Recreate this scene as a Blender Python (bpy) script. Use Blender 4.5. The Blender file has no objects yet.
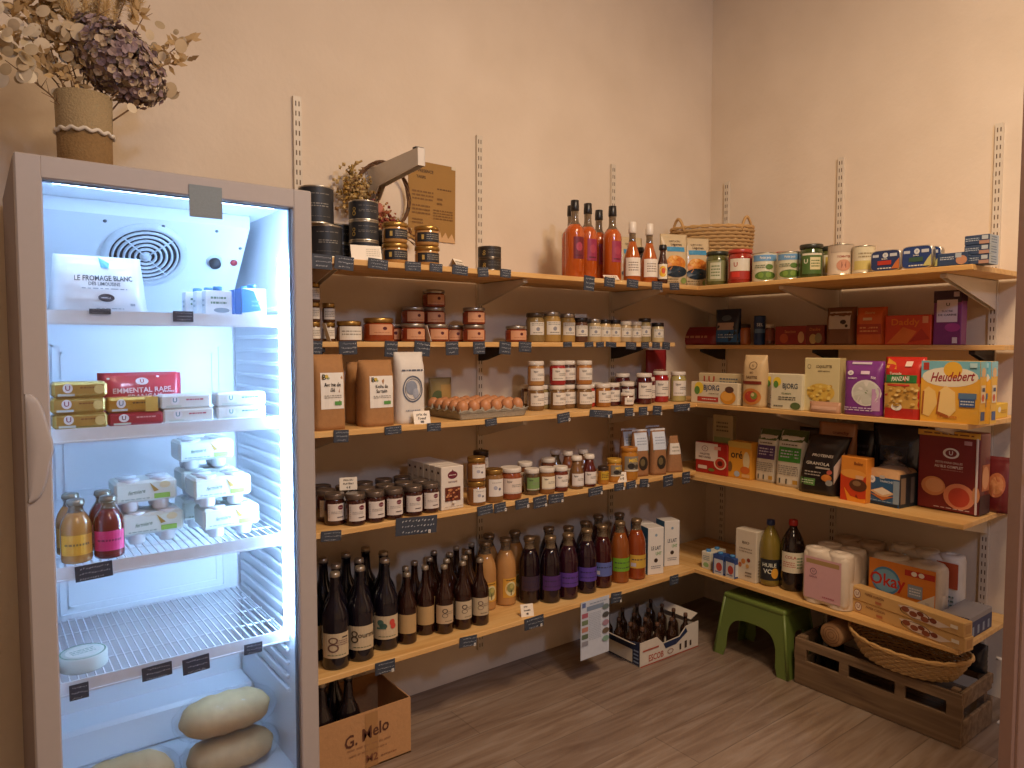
import bpy, bmesh, math, random
from mathutils import Vector, Matrix
random.seed(7)
S = bpy.context.scene
COL = S.collection
PI = math.pi

# ------------------------------------------------------------------ camera
F = 712.0
HEAD, PITCH = math.radians(52.8), math.radians(3.13)
CAM = Vector((-3.07, -2.35, 1.34))
FW = Vector((math.cos(HEAD)*math.cos(PITCH), math.sin(HEAD)*math.cos(PITCH), -math.sin(PITCH)))
RT = Vector((math.sin(HEAD), -math.cos(HEAD), 0))
UP = RT.cross(FW)
cd = bpy.data.cameras.new('camera')
cam = bpy.data.objects.new('camera', cd)
COL.objects.link(cam)
cam.matrix_world = Matrix((( RT.x, UP.x, -FW.x, CAM.x), (RT.y, UP.y, -FW.y, CAM.y), (RT.z, UP.z, -FW.z, CAM.z), (0, 0, 0, 1)))
cd.sensor_width = 36; cd.lens = F/1024*36; cd.clip_start = .05
S.camera = cam

# ------------------------------------------------------------------ world, lamps, exposure
w = bpy.data.worlds.new('world'); S.world = w; w.use_nodes = True
w.node_tree.nodes['Background'].inputs[0].default_value = (.9, .75, .6, 1)
w.node_tree.nodes['Background'].inputs[1].default_value = .03
def area(name, loc, target, sx, sy, power, col):
    l = bpy.data.lights.new(name, 'AREA'); l.shape = 'RECTANGLE'; l.size = sx; l.size_y = sy
    l.energy = power; l.color = col
    o = bpy.data.objects.new(name, l); COL.objects.link(o); o.location = loc
    o.rotation_euler = (Vector(target)-Vector(loc)).to_track_quat('-Z', 'Y').to_euler()
    return o
area('ceiling_lamp_light', (-1.5, -2.1, 3.1), (-1.35, -1.95, 0), .5, .5, 54, (1, .735, .48))
area('rear_fill_light', (-2.75, -2.8, 3.05), (-2.6, -2.6, 0), .5, .5, 15, (1, .735, .48))  # added warm fill that raises the ambient light on the walls
area('cool_lamp_light', (-2.2, -3.7, 2.85), (-1.3, -.3, .7), .25, .25, 20, (.55, .68, 1.0))
S.view_settings.view_transform = 'Standard'
S.view_settings.look = 'None'
S.view_settings.gamma = 1
S.view_settings.use_curve_mapping = False
S.view_settings.exposure = 0.0

# ------------------------------------------------------------------ pixel -> world
def ray(x, y): return FW + RT*((x-512)/F) + UP*((384-y)/F)
def at_z(x, y, z): r = ray(x, y); return CAM + r*((z-CAM.z)/r.z)
def at_y(x, y, Y): r = ray(x, y); return CAM + r*((Y-CAM.y)/r.y)
def at_x(x, y, X): r = ray(x, y); return CAM + r*((X-CAM.x)/r.x)
def on_y(x, Y, z):
    lo, hi = -2000., 3000.
    for _ in range(50):
        m = (lo+hi)/2
        if at_y(x, m, Y).z > z: lo = m
        else: hi = m
    return at_y(x, m, Y)
def on_x(x, X, z):
    lo, hi = -2000., 3000.
    for _ in range(50):
        m = (lo+hi)/2
        if at_x(x, m, X).z > z: lo = m
        else: hi = m
    return at_x(x, m, X)
def mpp(p): return (Vector(p)-CAM).dot(FW)/F

# ------------------------------------------------------------------ materials
def lin(c): return c/12.92 if c <= .04045 else ((c+.055)/1.055)**2.4
def rgb(h):
    h = h.lstrip('#'); return tuple(lin(int(h[i:i+2], 16)/255) for i in (0, 2, 4))
_M = {}
def mat(col, rough=.5, metal=0., var=.08, scale=60., coat=0., bump=0., trans=0., alpha=1.):
    key = (col, rough, metal, var, scale, coat, bump, trans, alpha)
    if key in _M: return _M[key]
    m = bpy.data.materials.new('surface_'+col.lstrip('#')); m.use_nodes = True
    nt = m.node_tree; b = nt.nodes['Principled BSDF']
    c = rgb(col)
    b.inputs['Roughness'].default_value = rough; b.inputs['Metallic'].default_value = metal
    b.inputs['Coat Weight'].default_value = coat
    if trans: b.inputs['Transmission Weight'].default_value = trans
    if alpha < 1: b.inputs['Alpha'].default_value = alpha
    tc = nt.nodes.new('ShaderNodeTexCoord'); n = nt.nodes.new('ShaderNodeTexNoise')
    n.inputs['Scale'].default_value = scale; n.inputs['Detail'].default_value = 3
    nt.links.new(tc.outputs['Object'], n.inputs['Vector'])
    mx = nt.nodes.new('ShaderNodeMix'); mx.data_type = 'RGBA'
    mx.inputs['A'].default_value = (*[x*(1-var) for x in c], 1)
    mx.inputs['B'].default_value = (*[min(1, x*(1+var)) for x in c], 1)
    nt.links.new(n.outputs['Fac'], mx.inputs['Factor']); nt.links.new(mx.outputs['Result'], b.inputs['Base Color'])
    if bump:
        bp = nt.nodes.new('ShaderNodeBump'); bp.inputs['Strength'].default_value = bump; bp.inputs['Distance'].default_value = .004
        nt.links.new(n.outputs['Fac'], bp.inputs['Height']); nt.links.new(bp.outputs['Normal'], b.inputs['Normal'])
    _M[key] = m; return m
def P(col): return mat(col, .45, var=.04)                      # printed paper / card
def G(col): return mat(col, .12, var=.05, coat=.5)              # glass filled with something
def FOIL(col): return mat(col, .3, var=.08, scale=25, coat=.4, bump=.35)
def MET(col): return mat(col, .3, .9, var=.04)
def KR(col): return mat(col, .8, var=.1, scale=90, bump=.3)
def PL(col): return mat(col, .35, var=.03)
def emit(col, s):
    key = ('E', col, s)
    if key in _M: return _M[key]
    m = bpy.data.materials.new('light_tube'); m.use_nodes = True; b = m.node_tree.nodes['Principled BSDF']
    b.inputs['Emission Color'].default_value = (*rgb(col), 1); b.inputs['Emission Strength'].default_value = s
    b.inputs['Base Color'].default_value = (1, 1, 1, 1)
    _M[key] = m; return m
def clear(tint='#ffffff', gl=.06, kf=.8):
    key = ('C', tint, gl, kf)
    if key in _M: return _M[key]
    m = bpy.data.materials.new('clear_sheet'); m.use_nodes = True; nt = m.node_tree
    nt.nodes.remove(nt.nodes['Principled BSDF'])
    t = nt.nodes.new('ShaderNodeBsdfTransparent'); t.inputs[0].default_value = (*rgb(tint), 1)
    g = nt.nodes.new('ShaderNodeBsdfGlossy'); g.inputs['Roughness'].default_value = .08
    fr = nt.nodes.new('ShaderNodeFresnel'); fr.inputs[0].default_value = 1.35
    ml = nt.nodes.new('ShaderNodeMath'); ml.operation = 'MULTIPLY_ADD'; ml.inputs[1].default_value = kf; ml.inputs[2].default_value = gl*.2
    nt.links.new(fr.outputs[0], ml.inputs[0])
    mx = nt.nodes.new('ShaderNodeMixShader'); nt.links.new(ml.outputs[0], mx.inputs[0])
    nt.links.new(t.outputs[0], mx.inputs[1]); nt.links.new(g.outputs[0], mx.inputs[2])
    nt.links.new(mx.outputs[0], nt.nodes['Material Output'].inputs[0])
    _M[key] = m; return m
def nodes_mat(name):
    m = bpy.data.materials.new(name); m.use_nodes = True
    return m, m.node_tree, m.node_tree.nodes['Principled BSDF'], m.node_tree.nodes.new, m.node_tree.links.new
def ramp(N, stops):
    r = N('ShaderNodeValToRGB'); e = r.color_ramp.elements
    e[0].position, e[0].color = stops[0][0], (*rgb(stops[0][1]), 1)
    e[1].position, e[1].color = stops[-1][0], (*rgb(stops[-1][1]), 1)
    for p, c in stops[1:-1]:
        k = e.new(p); k.color = (*rgb(c), 1)
    return r
def wood_mat(name, a, b_, c, along=0, fine=1., rough=.5, knots=.7):
    m, nt, b, N, L = nodes_mat(name)
    tc = N('ShaderNodeTexCoord'); mp = N('ShaderNodeMapping')
    sc = [14*fine, 14*fine, 14*fine]; sc[along] = 1.1*fine
    mp.inputs['Scale'].default_value = sc
    L(tc.outputs['Object'], mp.inputs['Vector'])
    n = N('ShaderNodeTexNoise'); n.inputs['Scale'].default_value = 2.2; n.inputs['Detail'].default_value = 7; n.inputs['Distortion'].default_value = .6
    L(mp.outputs[0], n.inputs['Vector'])
    r = ramp(N, [(.28, a), (.5, b_), (.72, c)]); L(n.outputs['Fac'], r.inputs[0]); L(r.outputs[0], b.inputs['Base Color'])
    # knots
    v = N('ShaderNodeTexVoronoi'); v.inputs['Scale'].default_value = 2.6; L(tc.outputs['Object'], v.inputs['Vector'])
    kr = ramp(N, [(.0, '#5a3417'), (.045, '#8a5a2c'), (.07, '#ffffff')]); L(v.outputs['Distance'], kr.inputs[0])
    mx = N('ShaderNodeMix'); mx.data_type = 'RGBA'; mx.blend_type = 'MULTIPLY'; mx.inputs['Factor'].default_value = knots
    L(r.outputs[0], mx.inputs['A']); L(kr.outputs[0], mx.inputs['B']); L(mx.outputs['Result'], b.inputs['Base Color'])
    b.inputs['Roughness'].default_value = rough
    bp = N('ShaderNodeBump'); bp.inputs['Strength'].default_value = .15; L(n.outputs['Fac'], bp.inputs['Height']); L(bp.outputs[0], b.inputs['Normal'])
    return m
PINE_X = wood_mat('pine_board', '#c79452', '#dcae6c', '#e6bf82', 0)
PINE_Y = wood_mat('pine_board_cross', '#c79452', '#dcae6c', '#e6bf82', 1)
CRATEW = wood_mat('old_crate_wood', '#5a4434', '#776048', '#8d745a', 0, 1.2, .8, .0)
def wall_mat():
    m, nt, b, N, L = nodes_mat('painted_plaster')
    tc = N('ShaderNodeTexCoord'); n = N('ShaderNodeTexNoise'); n.inputs['Scale'].default_value = 3; n.inputs['Detail'].default_value = 6
    L(tc.outputs['Object'], n.inputs['Vector'])
    r = ramp(N, [(.3, '#dccbb4'), (.7, '#e6d6c0')]); L(n.outputs['Fac'], r.inputs[0]); L(r.outputs[0], b.inputs['Base Color'])
    b.inputs['Roughness'].default_value = .75
    n2 = N('ShaderNodeTexNoise'); n2.inputs['Scale'].default_value = 45; n2.inputs['Detail'].default_value = 4; L(tc.outputs['Object'], n2.inputs['Vector'])
    bp = N('ShaderNodeBump'); bp.inputs['Strength'].default_value = .12; bp.inputs['Distance'].default_value = .01
    L(n2.outputs['Fac'], bp.inputs['Height']); L(bp.outputs[0], b.inputs['Normal'])
    return m
WALL = wall_mat()
def floor_mat():
    m, nt, b, N, L = nodes_mat('laminate_planks')
    tc = N('ShaderNodeTexCoord'); br = N('ShaderNodeTexBrick')
    br.inputs['Scale'].default_value = 1; br.inputs['Brick Width'].default_value = 1.25; br.inputs['Row Height'].default_value = .19
    br.inputs['Mortar Size'].default_value = .0018; br.offset = .37; br.inputs['Bias'].default_value = 0
    br.inputs['Color1'].default_value = (*rgb('#a08f80'), 1); br.inputs['Color2'].default_value = (*rgb('#8e7d70'), 1); br.inputs['Mortar'].default_value = (*rgb('#7c6e62'), 1)
    L(tc.outputs['Object'], br.inputs['Vector'])
    mp = N('ShaderNodeMapping'); mp.inputs['Scale'].default_value = (1.6, 16, 1); L(tc.outputs['Object'], mp.inputs['Vector'])
    n = N('ShaderNodeTexNoise'); n.inputs['Scale'].default_value = 2; n.inputs['Detail'].default_value = 8; n.inputs['Distortion'].default_value = .8; L(mp.outputs[0], n.inputs['Vector'])
    r = ramp(N, [(.3, '#b09a8c'), (.5, '#e0d4c8'), (.7, '#ffffff')]); L(n.outputs['Fac'], r.inputs[0])
    mx = N('ShaderNodeMix'); mx.data_type = 'RGBA'; mx.blend_type = 'MULTIPLY'; mx.inputs['Factor'].default_value = .75
    L(br.outputs['Color'], mx.inputs['A']); L(r.outputs[0], mx.inputs['B']); L(mx.outputs['Result'], b.inputs['Base Color'])
    b.inputs['Roughness'].default_value = .42
    return m
FLOOR = floor_mat()

# ------------------------------------------------------------------ mesh builder
_TXT = {}
def text_mesh(s):
    if s not in _TXT:
        c = bpy.data.curves.new('lettering', 'FONT'); c.body = s; c.align_x = 'CENTER'; c.align_y = 'CENTER'; c.resolution_u = 2; c.offset = .018
        if s[0] == '~': c.body = s[1:]; c.shear = .35
        o = bpy.data.objects.new('lettering', c); COL.objects.link(o)
        me = bpy.data.meshes.new_from_object(o)
        vs = [v.co.copy() for v in me.vertices]; fs = [tuple(p.vertices) for p in me.polygons]
        bpy.data.objects.remove(o); bpy.data.meshes.remove(me); bpy.data.curves.remove(c)
        _TXT[s] = (vs, fs)
    return _TXT[s]

class MB:
    def __init__(s): s.bm = bmesh.new(); s.mats = []; s.lift = .0004
    def mi(s, m):
        if m not in s.mats: s.mats.append(m)
        return s.mats.index(m)
    def faces(s, vs, fs, m, smooth=False):
        i = s.mi(m); V = [s.bm.verts.new(v) for v in vs]
        for f in fs:
            try: q = s.bm.faces.new([V[k] for k in f])
            except ValueError: continue
            q.material_index = i; q.smooth = smooth
        return V
    def box(s, c, d, m, bev=0., rot=None, seg=1):
        t = bmesh.new(); bmesh.ops.create_cube(t, size=1)
        bmesh.ops.scale(t, vec=d, verts=t.verts)
        if bev: bmesh.ops.bevel(t, geom=list(t.edges), offset=bev, segments=seg, affect='EDGES', profile=.5)
        if rot is not None: bmesh.ops.transform(t, matrix=rot if isinstance(rot, Matrix) else Matrix.Rotation(rot, 4, 'Z'), verts=t.verts)
        bmesh.ops.translate(t, vec=c, verts=t.verts)
        t.verts.index_update()
        s.faces([v.co.copy() for v in t.verts], [tuple(v.index for v in f.verts) for f in t.faces], m, seg > 1)
        t.free(); return s
    def lathe(s, prof, m, seg=20, c=(0, 0, 0), cap=True, axis=None):
        vs = []; n = len(prof)
        for r, z in prof:
            for k in range(seg):
                a = 2*PI*k/seg; v = Vector((r*math.cos(a), r*math.sin(a), z))
                if axis is not None: v = axis @ v
                vs.append(v+Vector(c))
        fs = [(i*seg+k, i*seg+(k+1) % seg, (i+1)*seg+(k+1) % seg, (i+1)*seg+k) for i in range(n-1) for k in range(seg)]
        if cap: fs += [tuple(range(seg))[::-1], tuple((n-1)*seg+k for k in range(seg))]
        s.faces(vs, fs, m, True); return s
    def rings(s, rr, m, closed=True, cap=True, smooth=True):
        n = len(rr[0]); vs = [v for r in rr for v in r]
        fs = [(i*n+k, i*n+(k+1) % n, (i+1)*n+(k+1) % n, (i+1)*n+k) for i in range(len(rr)-1) for k in range(n if closed else n-1)]
        if cap: fs += [tuple(range(n))[::-1], tuple((len(rr)-1)*n+k for k in range(n))]
        s.faces(vs, fs, m, smooth); return s
    def tube(s, pts, r, m, seg=6, closed=False):
        pts = [Vector(p) for p in pts]; rr = []; n = len(pts)
        for i, p in enumerate(pts):
            a = pts[(i-1) % n] if (closed or i > 0) else p; b = pts[(i+1) % n] if (closed or i < n-1) else p
            t = (b-a).normalized() if (b-a).length > 1e-9 else Vector((0, 0, 1))
            u = t.cross(Vector((0, 0, 1)));
            if u.length < .15: u = t.cross(Vector((1, 0, 0)))
            u.normalize(); v = t.cross(u)
            q = r[i] if isinstance(r, (list, tuple)) else r
            rr.append([p+u*(q*math.cos(2*PI*k/seg))+v*(q*math.sin(2*PI*k/seg)) for k in range(seg)])
        if closed: rr.append(rr[0])
        return s.rings(rr, m, True, not closed)
    def prism(s, poly, y0, y1, m):           # poly in (x,z), extruded along y
        n = len(poly)
        vs = [(x, y0, z) for x, z in poly]+[(x, y1, z) for x, z in poly]
        fs = [tuple(range(n)), tuple(range(2*n-1, n-1, -1))]+[(k, n+k, n+(k+1) % n, (k+1) % n) for k in range(n)]
        s.faces(vs, fs, m); return s
    # art on a surface: fn(u, v, lift) -> point, w/h in metres
    def art(s, fn, w, h, items):
        for it in items:
            s.lift += .00025; l = s.lift; k = it[0]
            if k == 'r':
                _, u0, v0, u1, v1, c = it; m = c if not isinstance(c, str) else P(c)
                nu = max(1, int(abs(u1-u0)*10)); nv = max(1, int(abs(v1-v0)*8))
                vs = [fn(u0+(u1-u0)*i/nu, v0+(v1-v0)*j/nv, l) for j in range(nv+1) for i in range(nu+1)]
                fs = [(j*(nu+1)+i, j*(nu+1)+i+1, (j+1)*(nu+1)+i+1, (j+1)*(nu+1)+i) for j in range(nv) for i in range(nu)]
                s.faces(vs, fs, m)
            elif k == 'd':                    # ellipse; radius in fraction of w
                _, u, v, ru, rv, c = it[:6]; m = P(c) if isinstance(c, str) else c; N_ = 20
                vs = [fn(u, v, l)]
                for q in (.5, 1): vs += [fn(u+ru*q*math.cos(2*PI*i/N_), v+rv*q*math.sin(2*PI*i/N_), l) for i in range(N_)]
                fs = [(0, 1+i, 1+(i+1) % N_) for i in range(N_)]+[(1+i, 1+N_+i, 1+N_+(i+1) % N_, 1+(i+1) % N_) for i in range(N_)]
                s.faces(vs, fs, m)
            elif k == 'o':                    # ring
                _, u, v, ru, rv, t, c = it; N_ = 24; vs = []
                for q in (1-t, 1): vs += [fn(u+ru*q*math.cos(2*PI*i/N_), v+rv*q*math.sin(2*PI*i/N_), l) for i in range(N_)]
                s.faces(vs, [(i, N_+i, N_+(i+1) % N_, (i+1) % N_) for i in range(N_)], P(c))
            elif k == 'p':
                _, pts, c = it
                s.faces([fn(u, v, l) for u, v in pts], [tuple(range(len(pts)))], P(c))
            elif k == 't':                    # text: u, v centre, size in fraction of h
                _, txt, u, v, sz, c = it[:6]; xs = it[6] if len(it) > 6 else 1.; sh = it[7] if len(it) > 7 else 0.
                vs, fs = text_mesh(txt)
                s.faces([fn(u+p.x*sz*h/w*xs, v+p.y*sz+p.x*sz*sh, l) for p in vs], fs, P(c))
            elif k == 'l':                    # rows of tiny unreadable print
                _, u0, v0, u1, v1, n, c = it; R = random.Random(int(abs(u0*977+v0*31)*100))
                for q in range(n):
                    vv = v1-(v1-v0)*(q+.5)/n; t = (v1-v0)/n*.42; u = u0
                    while u < u1-.01:
                        L_ = R.uniform(.06, .2)*(u1-u0); e = min(u1, u+L_)
                        s.faces([fn(u, vv-t/2, l), fn(e, vv-t/2, l), fn(e, vv+t/2, l), fn(u, vv+t/2, l)], [(0, 1, 2, 3)], P(c))
                        u = e+.04*(u1-u0)
        return s
    def build(s, name, parent=None, label=None):
        me = bpy.data.meshes.new(name); s.bm.to_mesh(me); s.bm.free()
        for m in s.mats: me.materials.append(m)
        o = bpy.data.objects.new(name, me); COL.objects.link(o)
        if parent: o.parent = parent
        if label: o['label'] = label
        return o
def front(w, h, d): return lambda u, v, l: Vector((u*w, -d/2-l, v*h))
def right(w, h, d): return lambda u, v, l: Vector((w/2+l, u*d, v*h))
def left(w, h, d): return lambda u, v, l: Vector((-w/2-l, -u*d, v*h))
def topf(w, h, d): return lambda u, v, l: Vector((u*w, v*d-d/2, h+l))
def cyl(r, W, H, z0, off=0.): return lambda u, v, l: Vector(((r+l)*math.sin(u*W/r+off), -(r+l)*math.cos(u*W/r+off), z0+v*H))

def empty(name, loc=(0, 0, 0), rz=0.):
    o = bpy.data.objects.new(name, None); COL.objects.link(o); o.location = loc; o.rotation_euler = (0, 0, rz); o.empty_display_size = .02
    return o
LABELS = {}
def tag(o, label, cat, group=None):
    o['label'] = label; o['category'] = cat
    if group: o['group'] = group
    return o
def struct(name, mb, label=None):
    o = mb.build(name); o['kind'] = 'structure'
    if label: o['label'] = label
    return o
_PR = {}
DIM = {}
LAST = [None]
def inst(key, maker, loc, rz, label, cat, group=None, rot=None):
    if key not in _PR:
        LAST[0] = None; r = maker(); _PR[key] = r; DIM[key] = LAST[0]
    else:
        src = _PR[key]; r = src.copy(); COL.objects.link(r)
        if 'group' in r: del r['group']
        for ch in list(src.children):
            c = ch.copy(); COL.objects.link(c); c.parent = r
            for g in list(ch.children):
                d = g.copy(); COL.objects.link(d); d.parent = c
    r.location = loc; r.rotation_euler = rot if rot else (0, 0, rz)
    return tag(r, label, cat, group)

# ------------------------------------------------------------------ room shell
X0, X1, Y0, Y1, ZC = -4.6, 0, -5.1, 0, 3.35
T = .12
b = MB(); b.box(((X0+X1)/2, (Y0+Y1)/2, -.05), (X1-X0+2*T, Y1-Y0+2*T, .1), FLOOR); struct('floor', b)
b = MB(); b.box(((X0+X1)/2, (Y0+Y1)/2, ZC+.05), (X1-X0+2*T, Y1-Y0+2*T, .1), mat('#efe8de', .8)); struct('ceiling', b)
b = MB(); b.box(((X0+X1)/2, T/2, ZC/2), (X1-X0+2*T, T, ZC), WALL); struct('wall_back', b)
b = MB(); b.box((T/2, (Y0-T)/2, ZC/2), (T, -Y0+T, ZC), WALL); struct('wall_right', b)
b = MB(); b.box((X0-T/2, (Y0-T)/2, ZC/2), (T, -Y0+T, ZC), WALL); struct('wall_left', b)
b = MB(); b.box(((X0+X1)/2, Y0-T/2, ZC/2), (X1-X0+2*T, T, ZC), WALL); struct('wall_front', b)

# ------------------------------------------------------------------ uprights, brackets, boards
RAILM = mat('#d9cdb9', .4, var=.03); SLOT = mat('#5c4630', .8)
def rail():
    b = MB(); h = 2.06
    b.box((0, -.001, h/2), (.024, .002, h), RAILM)
    for sx in (-1, 1): b.box((sx*.0125, -.006, h/2), (.002, .012, h), RAILM)
    b.box((0, -.011, h/2), (.025, .0015, h), RAILM)
    z = .02
    while z < h-.02:
        for sx in (-1, 1): b.box((sx*.0055, -.0119, z), (.0035, .0006, .016), SLOT)
        z += .032
    return b.build('shelf_upright')
for i, x in enumerate((-2.185, -1.454, -.714)):
    inst('rail', rail, (x, -.0005, .10), 0, 'white slotted shelf upright on the back wall, ' + ('beside the fridge', 'behind the two small black tins', 'behind the orange syrup bottles')[i], 'shelf upright', 'slotted wall uprights')
for i, y in enumerate((-.108, -.70, -1.304)):
    inst('rail', rail, (-.0005, y, .10), -PI/2, 'white slotted shelf upright on the right wall, ' + ('behind the wicker basket next to the corner', 'in the middle behind the cans', 'last before the open end of the shelves')[i], 'shelf upright', 'slotted wall uprights')
def bracket(L, hw, black=False):
    def f():
        m = mat('#1c1c22', .5) if black else mat('#d8ccba', .4, var=.03)
        b = MB(); t = .004
        def yz(poly, x0, x1, mm):
            n = len(poly); vs = [(x0, y, z) for y, z in poly]+[(x1, y, z) for y, z in poly]
            b.faces(vs, [tuple(range(n)), tuple(range(2*n-1, n-1, -1))]+[(k, n+k, n+(k+1) % n, (k+1) % n) for k in range(n)], mm)
        yz([(-.013, -.001), (-L, -.001), (-L, -.014), (-.05, -hw*.92), (-.013, -hw)], -.010, -.008, m)
        yz([(-.013, -.001), (-L, -.001), (-L, -.014), (-.05, -hw*.92), (-.013, -hw)], .008, .010, m)
        b.box((0, -(L+.013)/2, -.0022), (.02, L-.013, .0024), m)
        b.box((0, -L, -.008), (.02, .002, .013), m)
        b.box((0, -.0135, -hw/2), (.02, .002, hw), m)
        return b.build('shelf_bracket')
    return f
LEV_B = {5: 1.600, 4: 1.351, 3: 1.082, 2: .779, 1: .332}
LEV_R = {5: 1.600, 4: 1.340, 3: 1.082, 2: .752, 1: .332}
TH = .018
NAMES = {5: 'top', 4: 'second', 3: 'third', 2: 'fourth', 1: 'lowest'}
FR_B = {5: -.33, 4: -.20, 3: -.33, 2: -.33, 1: -.33}
FR_R = {5: -.50, 4: -.205, 3: -.50, 2: -.50, 1: -.50}
YEND = -1.41
for lv in (5, 4, 3, 2, 1):
    z, fy = LEV_B[lv], FR_B[lv]
    x0, x1 = -2.372, (-.502 if lv != 4 else -.50)
    b = MB(); b.box((0, 0, 0), (x1-x0, -fy-.022, TH), PINE_X, .0015)
    o = tag(b.build('shelf_board'), 'pine shelf board on the back wall, %s from the top' % ('first', 'second', 'third', 'fourth', 'fifth and lowest')[5-lv], 'shelf', 'pine shelf boards')
    o.location = ((x0+x1)/2, (fy-.022)/2, z-TH/2)
    for i, x in enumerate((-2.185, -1.454, -.714)):
        inst(('bk', lv == 4), bracket(.30 if lv != 4 else .19, .085 if lv != 4 else .055, lv == 4), (x, 0, z-TH-.0005), 0,
             '%s metal bracket under the %s back-wall shelf, %s' % ('black' if lv == 4 else 'white', NAMES[lv], ('by the fridge', 'middle one', 'nearest the corner')[i]), 'shelf bracket', 'brackets under the back-wall shelves')
    z, fx = LEV_R[lv], FR_R[lv]
    ye = YEND; y1 = -.022
    b = MB(); b.box((0, 0, 0), (-fx-.022, y1-ye, TH), PINE_Y, .0015)
    o = tag(b.build('shelf_board'), 'pine shelf board on the right wall, %s from the top' % ('first', 'second', 'third', 'fourth', 'fifth and lowest')[5-lv], 'shelf', 'pine shelf boards')
    o.location = ((fx-.022)/2, (ye+y1)/2, z-TH/2)
    for i, y in enumerate((-.108, -.70, -1.304)):
        inst(('br', lv == 4), bracket(.45 if lv != 4 else .19, .11 if lv != 4 else .055, lv == 4), (0, y, z-TH-.0005), -PI/2,
             '%s metal bracket under the %s right-wall shelf, %s' % ('black' if lv == 4 else 'white', NAMES[lv], ('next to the corner', 'middle one', 'at the open end')[i]), 'shelf bracket', 'brackets under the right-wall shelves')

# ------------------------------------------------------------------ builders of goods
LOGO = '#6b2233'
NECKM = mat('#8f7a60', .06, coat=.6, var=.02, trans=.55)
def jar(r, h, fill, lid, art=(), paper='#e9e2d6', lab=(.22, .72), W=None, kind='jar', fillr=None, rings=True, lidr=1.0, off=0.):
    """lidded glass jar: glass body (> label), lid"""
    def f():
        t = empty(kind)
        b = MB(); lh = min(.016, h*.2); s = h-lh
        b.lathe([(r*.86, 0), (r*.97, .003), (r, .008), (r, s*.80), (r*.97, s*.88), (r*.88*lidr, s*.95), (r*.86*lidr, s)], G(fill), 20)
        j = b.build('glass', t)
        b = MB(); lr = r*.93*lidr
        b.lathe([(lr*.99, s-.001), (lr*1.02, s+.001), (lr*1.02, h-.003), (lr*.97, h), (lr*.9, h-.0006), (lr*.85, h-.001)], lid if not isinstance(lid, str) else mat(lid, .35, var=.03), 20)
        b.build('lid', t)
        if paper:
            b = MB(); Wd = W or r*2.0; H = (lab[1]-lab[0])*h; fn = cyl(r, Wd, H, lab[0]*h, off)
            b.art(fn, Wd, H, [('r', -.5, 0, .5, 1, paper)]+list(art)); b.build('label', t)
        return t
    return f
def bottle(r, h, fill, cap, art=(), paper='#d9c9a6', lab=(.2, .45), W=None, shape='beer', neckglass=None, caph=.012, off=0., kind='bottle'):
    def f():
        t = empty(kind); m = G(fill) if isinstance(fill, str) else fill
        s = h-caph
        if shape == 'beer':
            pr = [(r*.88, 0), (r*.98, .003), (r, .008), (r, s*.52), (r*.97, s*.58), (r*.80, s*.655), (r*.52, s*.73), (r*.40, s*.79), (r*.36, s*.9), (r*.35, s*.965), (r*.38, s*.97), (r*.38, s*.99), (r*.34, s)]; nr = .37
        elif shape == 'juice':
            pr = [(r*.86, 0), (r*.98, .003), (r, .01), (r, s*.56), (r*.97, s*.64), (r*.88, s*.72), (r*.70, s*.80), (r*.53, s*.86), (r*.46, s*.90), (r*.46, s*.95), (r*.52, s*.96), (r*.52, s)]; nr = .54
        elif shape == 'syrup':
            pr = [(r*.88, 0), (r, .004), (r, s*.66), (r*.93, s*.72), (r*.62, s*.79), (r*.42, s*.83), (r*.38, s*.90), (r*.38, s)]; nr = .41
        elif shape == 'cider':
            pr = [(r*.88, 0), (r, .005), (r, s*.38), (r*.97, s*.46), (r*.80, s*.58), (r*.58, s*.70), (r*.42, s*.82), (r*.37, s*.92), (r*.39, s)]; nr = .43
        elif shape == 'pet':
            pr = [(r*.80, 0), (r*.95, .006), (r, .02), (r, s*.30), (r*.96, s*.34), (r, s*.38), (r, s*.60), (r*.98, s*.68), (r*.84, s*.79), (r*.56, s*.89), (r*.34, s*.95), (r*.30, s)]; nr = .36
        else:   # small sauce bottle with long shoulder
            pr = [(r*.88, 0), (r, .004), (r, s*.52), (r*.96, s*.60), (r*.74, s*.72), (r*.60, s*.84), (r*.60, s)]; nr = .7
        b = MB(); fl = {'juice': .875, 'syrup': .80, 'cider': .86}.get(shape)
        if fl and neckglass is not False:
            lo = [q for q in pr if q[1] <= s*fl]; hi = [lo[-1]]+[q for q in pr if q[1] > s*fl]
            b.lathe(lo, m, 20); b.build('filled_body', t); b = MB(); b.lathe(hi, NECKM, 20, cap=False); g = b.build('glass_neck', t)
        else: b.lathe(pr, m, 20); g = b.build('glass', t)
        b = MB(); q = r*nr
        b.lathe([(q*1.0, s-.002), (q*1.08, s), (q*1.08, s+caph*.3), (q, h-.001), (q*.92, h), (0.0005, h)], cap if not isinstance(cap, str) else mat(cap, .35, var=.03), 16); b.build('cap', t)
        if paper:
            b = MB(); Wd = W or r*2.2; H = (lab[1]-lab[0])*h; fn = cyl(r, Wd, H, lab[0]*h, off)
            b.art(fn, Wd, H, [('r', -.5, 0, .5, 1, paper)]+list(art)); b.build('label', t)
        return t
    return f
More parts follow.
